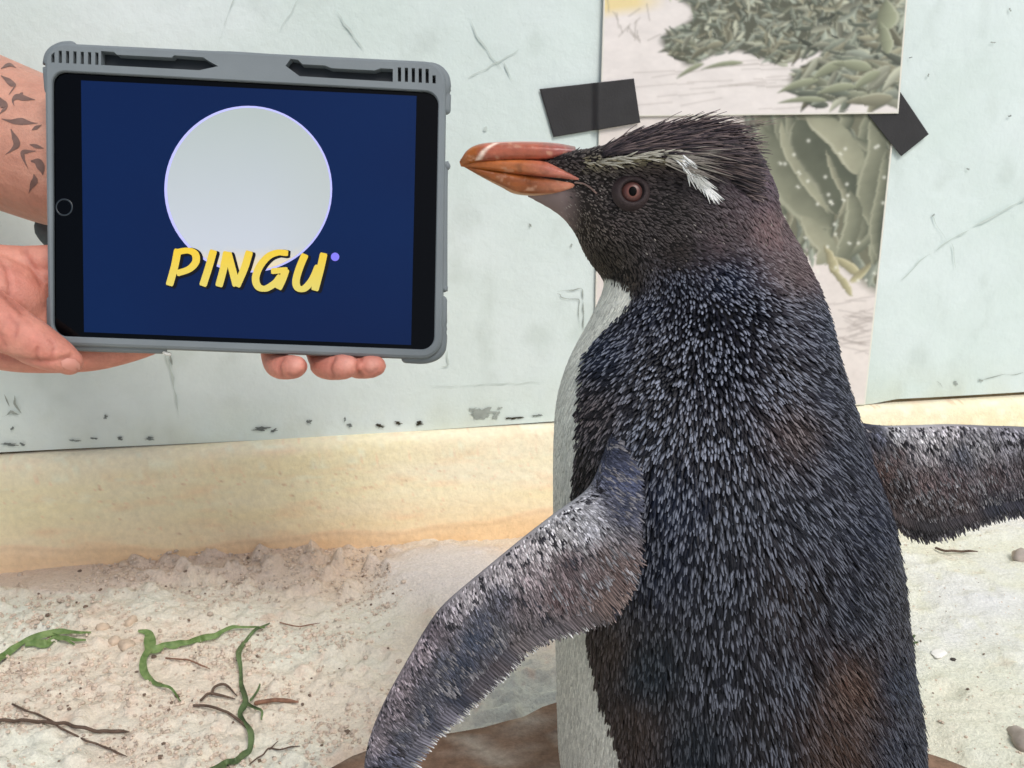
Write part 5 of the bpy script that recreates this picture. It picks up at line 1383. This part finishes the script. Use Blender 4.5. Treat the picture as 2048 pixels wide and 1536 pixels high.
V = np.vstack([RV, AV]); F = np.vstack([RF, AF + len(RV)])
V0, F0 = V, F
nrm = vert_normals(V, F)
if ((AV - AV.mean(0)) * nrm[len(RV):]).sum() < 0: F = F[:, ::-1]
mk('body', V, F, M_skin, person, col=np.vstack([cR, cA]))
abvh = BVHTree.FromPolygons([tuple(v) for v in V0], [tuple(int(i) for i in f) for f in F0])
def ahit(px, py, lift=0.0003):
    d = ray(px, py); h = abvh.ray_cast(Vector(C3), Vector(d).normalized())
    if h[0] is None: return None
    n_ = np.array(h[1]); n_ = n_ if n_ @ F3 < 0 else -n_
    return np.array(h[0]) + n_ * lift
# thumbnail
def drape(name, outline, mat, parent, hitf, lift=0.0004):
    c = np.mean(outline, 0); pts = []
    rings_ = [1.0, 0.6, 0.25]
    for s in rings_:
        for q in outline:
            x = c + (np.array(q) - c) * s; h = hitf(x[0], x[1], lift)
            if h is None: return None
            pts.append(h)
    n_ = len(outline); F = [tuple(f) for f in grid_faces(3, n_, True)] + [tuple(2 * n_ + i for i in range(n_))]
    return mk(name, np.array(pts), F, mat, parent)
drape('thumbnail', [(122, 722), (134, 716), (150, 718), (159, 727), (160, 738), (150, 742), (134, 738), (124, 732)], M_nail, person, ahit, 0.0004)
# small swallows tattooed on the forearm
def tattoo(strokes):
    for st in strokes:
        st = crom(np.array(st, float), 5)
        L = len(st); pts = []
        ww = np.interp(np.linspace(0, 1, L), [0, .3, .55, 1], [0.3, 1, 1, .12])
        tn = np.gradient(st[:, :2], axis=0); tn /= np.linalg.norm(tn, axis=1)[:, None] + 1e-9
        nn = np.column_stack([-tn[:, 1], tn[:, 0]])
        ok = True; V = []
        for i in range(L):
            for sgn in (-1, 1):
                q = st[i, :2] + nn[i] * sgn * st[i, 2] * ww[i] * 0.62; h = ahit(q[0], q[1], 0.00035)
                if h is None: ok = False; break
                V.append(h)
            if not ok: break
        if ok: yield np.array(V), grid_faces(L, 2)
birds = [
 [[(2, 152, 4), (14, 160, 8), (24, 168, 9), (30, 172, 5), (18, 190, 6)]], [[(2, 138, 3), (18, 130, 6), (32, 136, 3)]],
 [[(70, 200, 4), (50, 197, 9), (34, 194, 9), (26, 202, 6), (29, 213, 4)], [(46, 186, 5), (38, 193, 6)]],
 [[(0, 196, 8), (6, 208, 13), (10, 216, 10), (0, 228, 8)]],
 [[(4, 238, 4), (24, 243, 7), (42, 243, 11), (60, 246, 8), (76, 247, 3)], [(46, 238, 5), (40, 248, 9)]], [[(64, 260, 4), (74, 255, 6), (84, 250, 3)]],
 [[(22, 258, 4), (28, 272, 8), (34, 288, 11), (24, 300, 7), (10, 310, 3)]], [[(60, 289, 4), (74, 293, 6), (88, 297, 4)]],
 [[(72, 302, 3), (56, 303, 6), (46, 305, 7), (48, 318, 7), (57, 338, 3)]],
 [[(62, 322, 6), (76, 324, 12), (84, 338, 13), (86, 350, 8)]], [[(68, 348, 4), (70, 360, 10), (64, 372, 9), (58, 386, 4)], [(70, 362, 6), (76, 366, 7)]],
 [[(-60, 200, 4), (-44, 206, 9), (-24, 210, 3)]], [[(-50, 270, 4), (-34, 280, 9), (-20, 300, 3)]]]
for bset in birds:
    vs = []; fs = []; k = 0
    for v_, f_ in tattoo(bset): vs.append(v_); fs.append(f_ + k); k += len(v_)
    if vs: mk('bird_tattoo', np.vstack(vs), np.vstack(fs), M_tattoo, person)
# cloth sleeves beyond the elbows
for pth, r in (([T(-640, 470, -.05), T(-900, 430, -.06), T(-1300, 380, -.09)], [0.052, 0.060, 0.075]), ([T(-560, -10, -.095), T(-850, -110, -.095), T(-1250, -220, -.10)], [0.064, 0.070, 0.082])):
    V, F = tube(np.array(pth), np.array(r), n=24); mk('sleeve', V, F, M_sleeve, person)
V, F = tube(np.array([T(-60, 395, -.13), T(-24, 440, -.13), T(-26, 520, -.13), T(-80, 600, -.13)]), np.array([0.012, 0.013, 0.012, 0.012]), n=14)
mk('shirt_hem', V, F, M_sleeve, person)

# ------------------------------------------------------------------ strands, twigs and stones on the sand
def blade(name, pxs, w, mat, label, cat, branches=(), group=None, lift=0.0025, round_=False):
    allp = [pxs] + list(branches)
    V0 = on_ground(*pxs[0])
    root = thing(name, label, cat, tuple(V0), group)
    for j, pl in enumerate(allp):
        pl = [tuple(p) for p in pl]
        den = []
        for i_ in range(len(pl) - 1):
            a_, b_ = np.array(pl[i_], float), np.array(pl[i_ + 1], float); m_ = max(1, int(np.linalg.norm((b_ - a_)[:2]) / 16))
            for t_ in range(m_):
                q_ = a_ + (b_ - a_) * t_ / m_
                if i_ + t_ > 0: q_[:2] += rng.normal(0, 1.3, 2); 
                if len(q_) > 2: q_[2] *= rng.uniform(0.65, 1.2)
                den.append(tuple(q_))
        pl = den + [pl[-1]]
        wv = np.array([w] * len(pl), float) if not (len(pl[0]) > 2) else np.array([p[2] for p in pl])
        pts = []
        for i, p in enumerate(pl):
            q = on_ground(p[0], p[1], lift + 0.002 * abs(math.sin(i * 2.1)))
            pts.append(q)
        pts = np.array(pts); mpp = np.linalg.norm(pts[0] - C3) / FPX
        if round_:
            rr = wv * mpp * 0.5; rr[-1] *= 0.4
            V, F = tube(pts, rr, per=5, n=7)
        else:
            C = crom(np.column_stack([pts, wv * mpp]), 6); Tn = np.gradient(C[:, :3], axis=0); Tn /= np.linalg.norm(Tn, axis=1)[:, None] + 1e-9
            tw_ = np.sin(np.linspace(0, 9, len(C)) + j)[:, None] * 0.55; S_ = np.cross(Tn, np.array([[0.1, -0.75, 0.65]]) + tw_ * np.array([[0.5, 0.3, 0.4]])); S_ /= np.linalg.norm(S_, axis=1)[:, None] + 1e-9
            N_ = np.cross(S_, Tn); ww = np.maximum(C[:, 3:4], 1e-5) / 2
            A_ = np.stack([C[:, :3] - S_ * ww + N_ * 0.0010, C[:, :3] + N_ * -0.0006, C[:, :3] + S_ * ww + N_ * 0.0010], 1).reshape(-1, 3)
            V, F = A_, grid_faces(len(C), 3)
        mk('twig_stem' if round_ else 'leaf_blade', V, F, mat, root)
    return root
blade('green_strand', [(-30, 1345, 10), (0, 1318, 14), (40, 1290, 15), (75, 1272, 14), (120, 1264, 11), (182, 1266, 4)], 12, M_green, 'limp green strand at the left with a forked end lying on sand', 'plant strand',
      branches=[[(50, 1290, 8), (90, 1286, 14), (130, 1278, 10), (172, 1280, 3)], [(95, 1266, 6), (120, 1276, 9), (150, 1288, 3)]], group='green strands on the sand')
blade('green_strand', [(276, 1262, 5), (296, 1268, 14), (302, 1284, 18), (298, 1300, 16), (330, 1292, 13), (380, 1284, 12), (430, 1272, 10), (465, 1255, 8), (530, 1256, 3)], 10, M_green, 'bright green three-armed strand in the middle of the sand', 'plant strand',
      branches=[[(298, 1300, 12), (288, 1320, 16), (290, 1345, 16), (310, 1364, 9), (340, 1378, 5), (362, 1402, 2)]], group='green strands on the sand')
blade('green_strand', [(540, 1247, 3), (510, 1262, 8), (490, 1286, 10), (477, 1306, 9), (480, 1335, 8), (485, 1370, 9), (492, 1400, 12), (482, 1425, 10), (490, 1444, 7), (503, 1470, 9), (502, 1500, 8), (470, 1520, 10), (420, 1545, 12)], 8, M_green2, 'long dull green strand winding down past dark twigs', 'plant strand',
      branches=[[(500, 1402, 6), (512, 1390, 6), (521, 1368, 3)], [(494, 1408, 8), (520, 1420, 6), (524, 1440, 3)]], group='green strands on the sand')
blade('dark_twig', [(388, 1411), (430, 1414), (462, 1428), (486, 1448), (500, 1464)], 5, M_twig, 'thin dark twig touching the winding green strand', 'twig', round_=True, branches=[[(402, 1400), (420, 1388), (440, 1390), (470, 1398)], [(424, 1388), (430, 1374), (450, 1373), (474, 1392)]], group='twigs on the sand')
blade('dark_twig', [(512, 1406), (550, 1398), (596, 1404)], 8, M_twig_red, 'reddish brown twig right of the winding green strand', 'twig', round_=True, group='twigs on the sand')
blade('dark_twig', [(-20, 1440), (60, 1440), (130, 1448), (190, 1462), (258, 1464)], 6, M_twig, 'long dark twig entering from the left edge', 'twig', round_=True, group='twigs on the sand')
blade('dark_twig', [(25, 1408), (90, 1436), (160, 1476), (252, 1512)], 3.5, M_twig, 'straight thin twig slanting across lower left sand', 'twig', round_=True, group='twigs on the sand')
blade('dark_twig', [(330, 1316), (380, 1322), (420, 1338)], 3, M_twig_red, 'pale thin twig below the three-armed green strand', 'twig', round_=True, group='twigs on the sand')
blade('dark_twig', [(500, 1528), (540, 1498), (600, 1492)], 3, M_twig, 'short forked twig near the bottom edge beside the flipper tip', 'twig', round_=True, branches=[[(540, 1498), (556, 1482)]], group='twigs on the sand')
blade('dark_twig', [(1872, 1096), (1905, 1102), (1955, 1103)], 4.5, M_twig, 'short curved twig in sand under the right flipper', 'twig', round_=True, group='twigs on the sand')
blade('dark_twig', [(560, 1245), (600, 1252), (640, 1246)], 2.5, M_twig_red, 'thin pale twig near the end of the green strands', 'twig', round_=True, group='twigs on the sand')
blade('green_tuft', [(1808, 1292, 5), (1810, 1270, 7), (1816, 1252, 4)], 6, M_green2, 'tiny green tuft at the right side of the penguin', 'plant', branches=[[(1812, 1290, 5), (1824, 1276, 6), (1830, 1270, 3)], [(1810, 1290, 4), (1826, 1290, 5), (1836, 1284, 3)]])
def stone(px_, py_, r, mat, label, seed, squash=0.6, name='stone', cat='stone', group=None):
    q = on_ground(px_, py_)
    v, f = blob(q + np.array([0, 0, r * 0.15]), r, seed, squash, 3)
    o = mk(name, v, f, mat); tag(o, label, cat, group)
stone(2042, 1118, 0.011, M_stone, 'grey stone half buried at the right edge below the flipper', 11)
stone(2052, 1488, 0.013, M_stone, 'dark grey stone at the lower right edge', 12)
stone(1906, 1320, 0.0026, M_pebble_dark, 'small dark pebble beside the white dropping', 13, 0.5, 'pebble', 'pebble')
stone(1876, 1309, 0.0058, M_drop, 'white bird dropping on the sand right of the penguin', 14, 0.25, 'bird_dropping', 'dropping')
M_clod = mat_plain('sand_clod', (214, 194, 172), 0.95, 0.2, noise=0.3, nscale=150, bump=0.0015, bscale=260)
for i, (a_, b_, r_, lb) in enumerate([(255, 1292, .0075, 'round sand clod beside the three-armed green strand'), (228, 1284, .0055, 'small sand clod left of the round one by the strand'), (262, 1245, .006, 'pale clod just above the three-armed strand'),
                                   (205, 1258, .005, 'little sand clod at the end of the left green strand'), (250, 1130, .006, 'upright sand clod against the footing'), (1036, 1035, .0055, 'pale crumb of mortar at the footing beside the near flipper'),
                                   (700, 1062, .004, 'small lump at the foot of the yellow footing'), (920, 1400, .004, 'white chip lying behind the flipper by the stone')]):
    stone(a_, b_, r_, M_clod if i not in (5, 7) else M_drop, lb, 30 + i, 0.75, 'sand_clod', 'clod', 'clods on the sand')
print('objects', len(bpy.data.objects), 'faces', sum(len(o.data.polygons) for o in bpy.data.objects if o.type == 'MESH'))
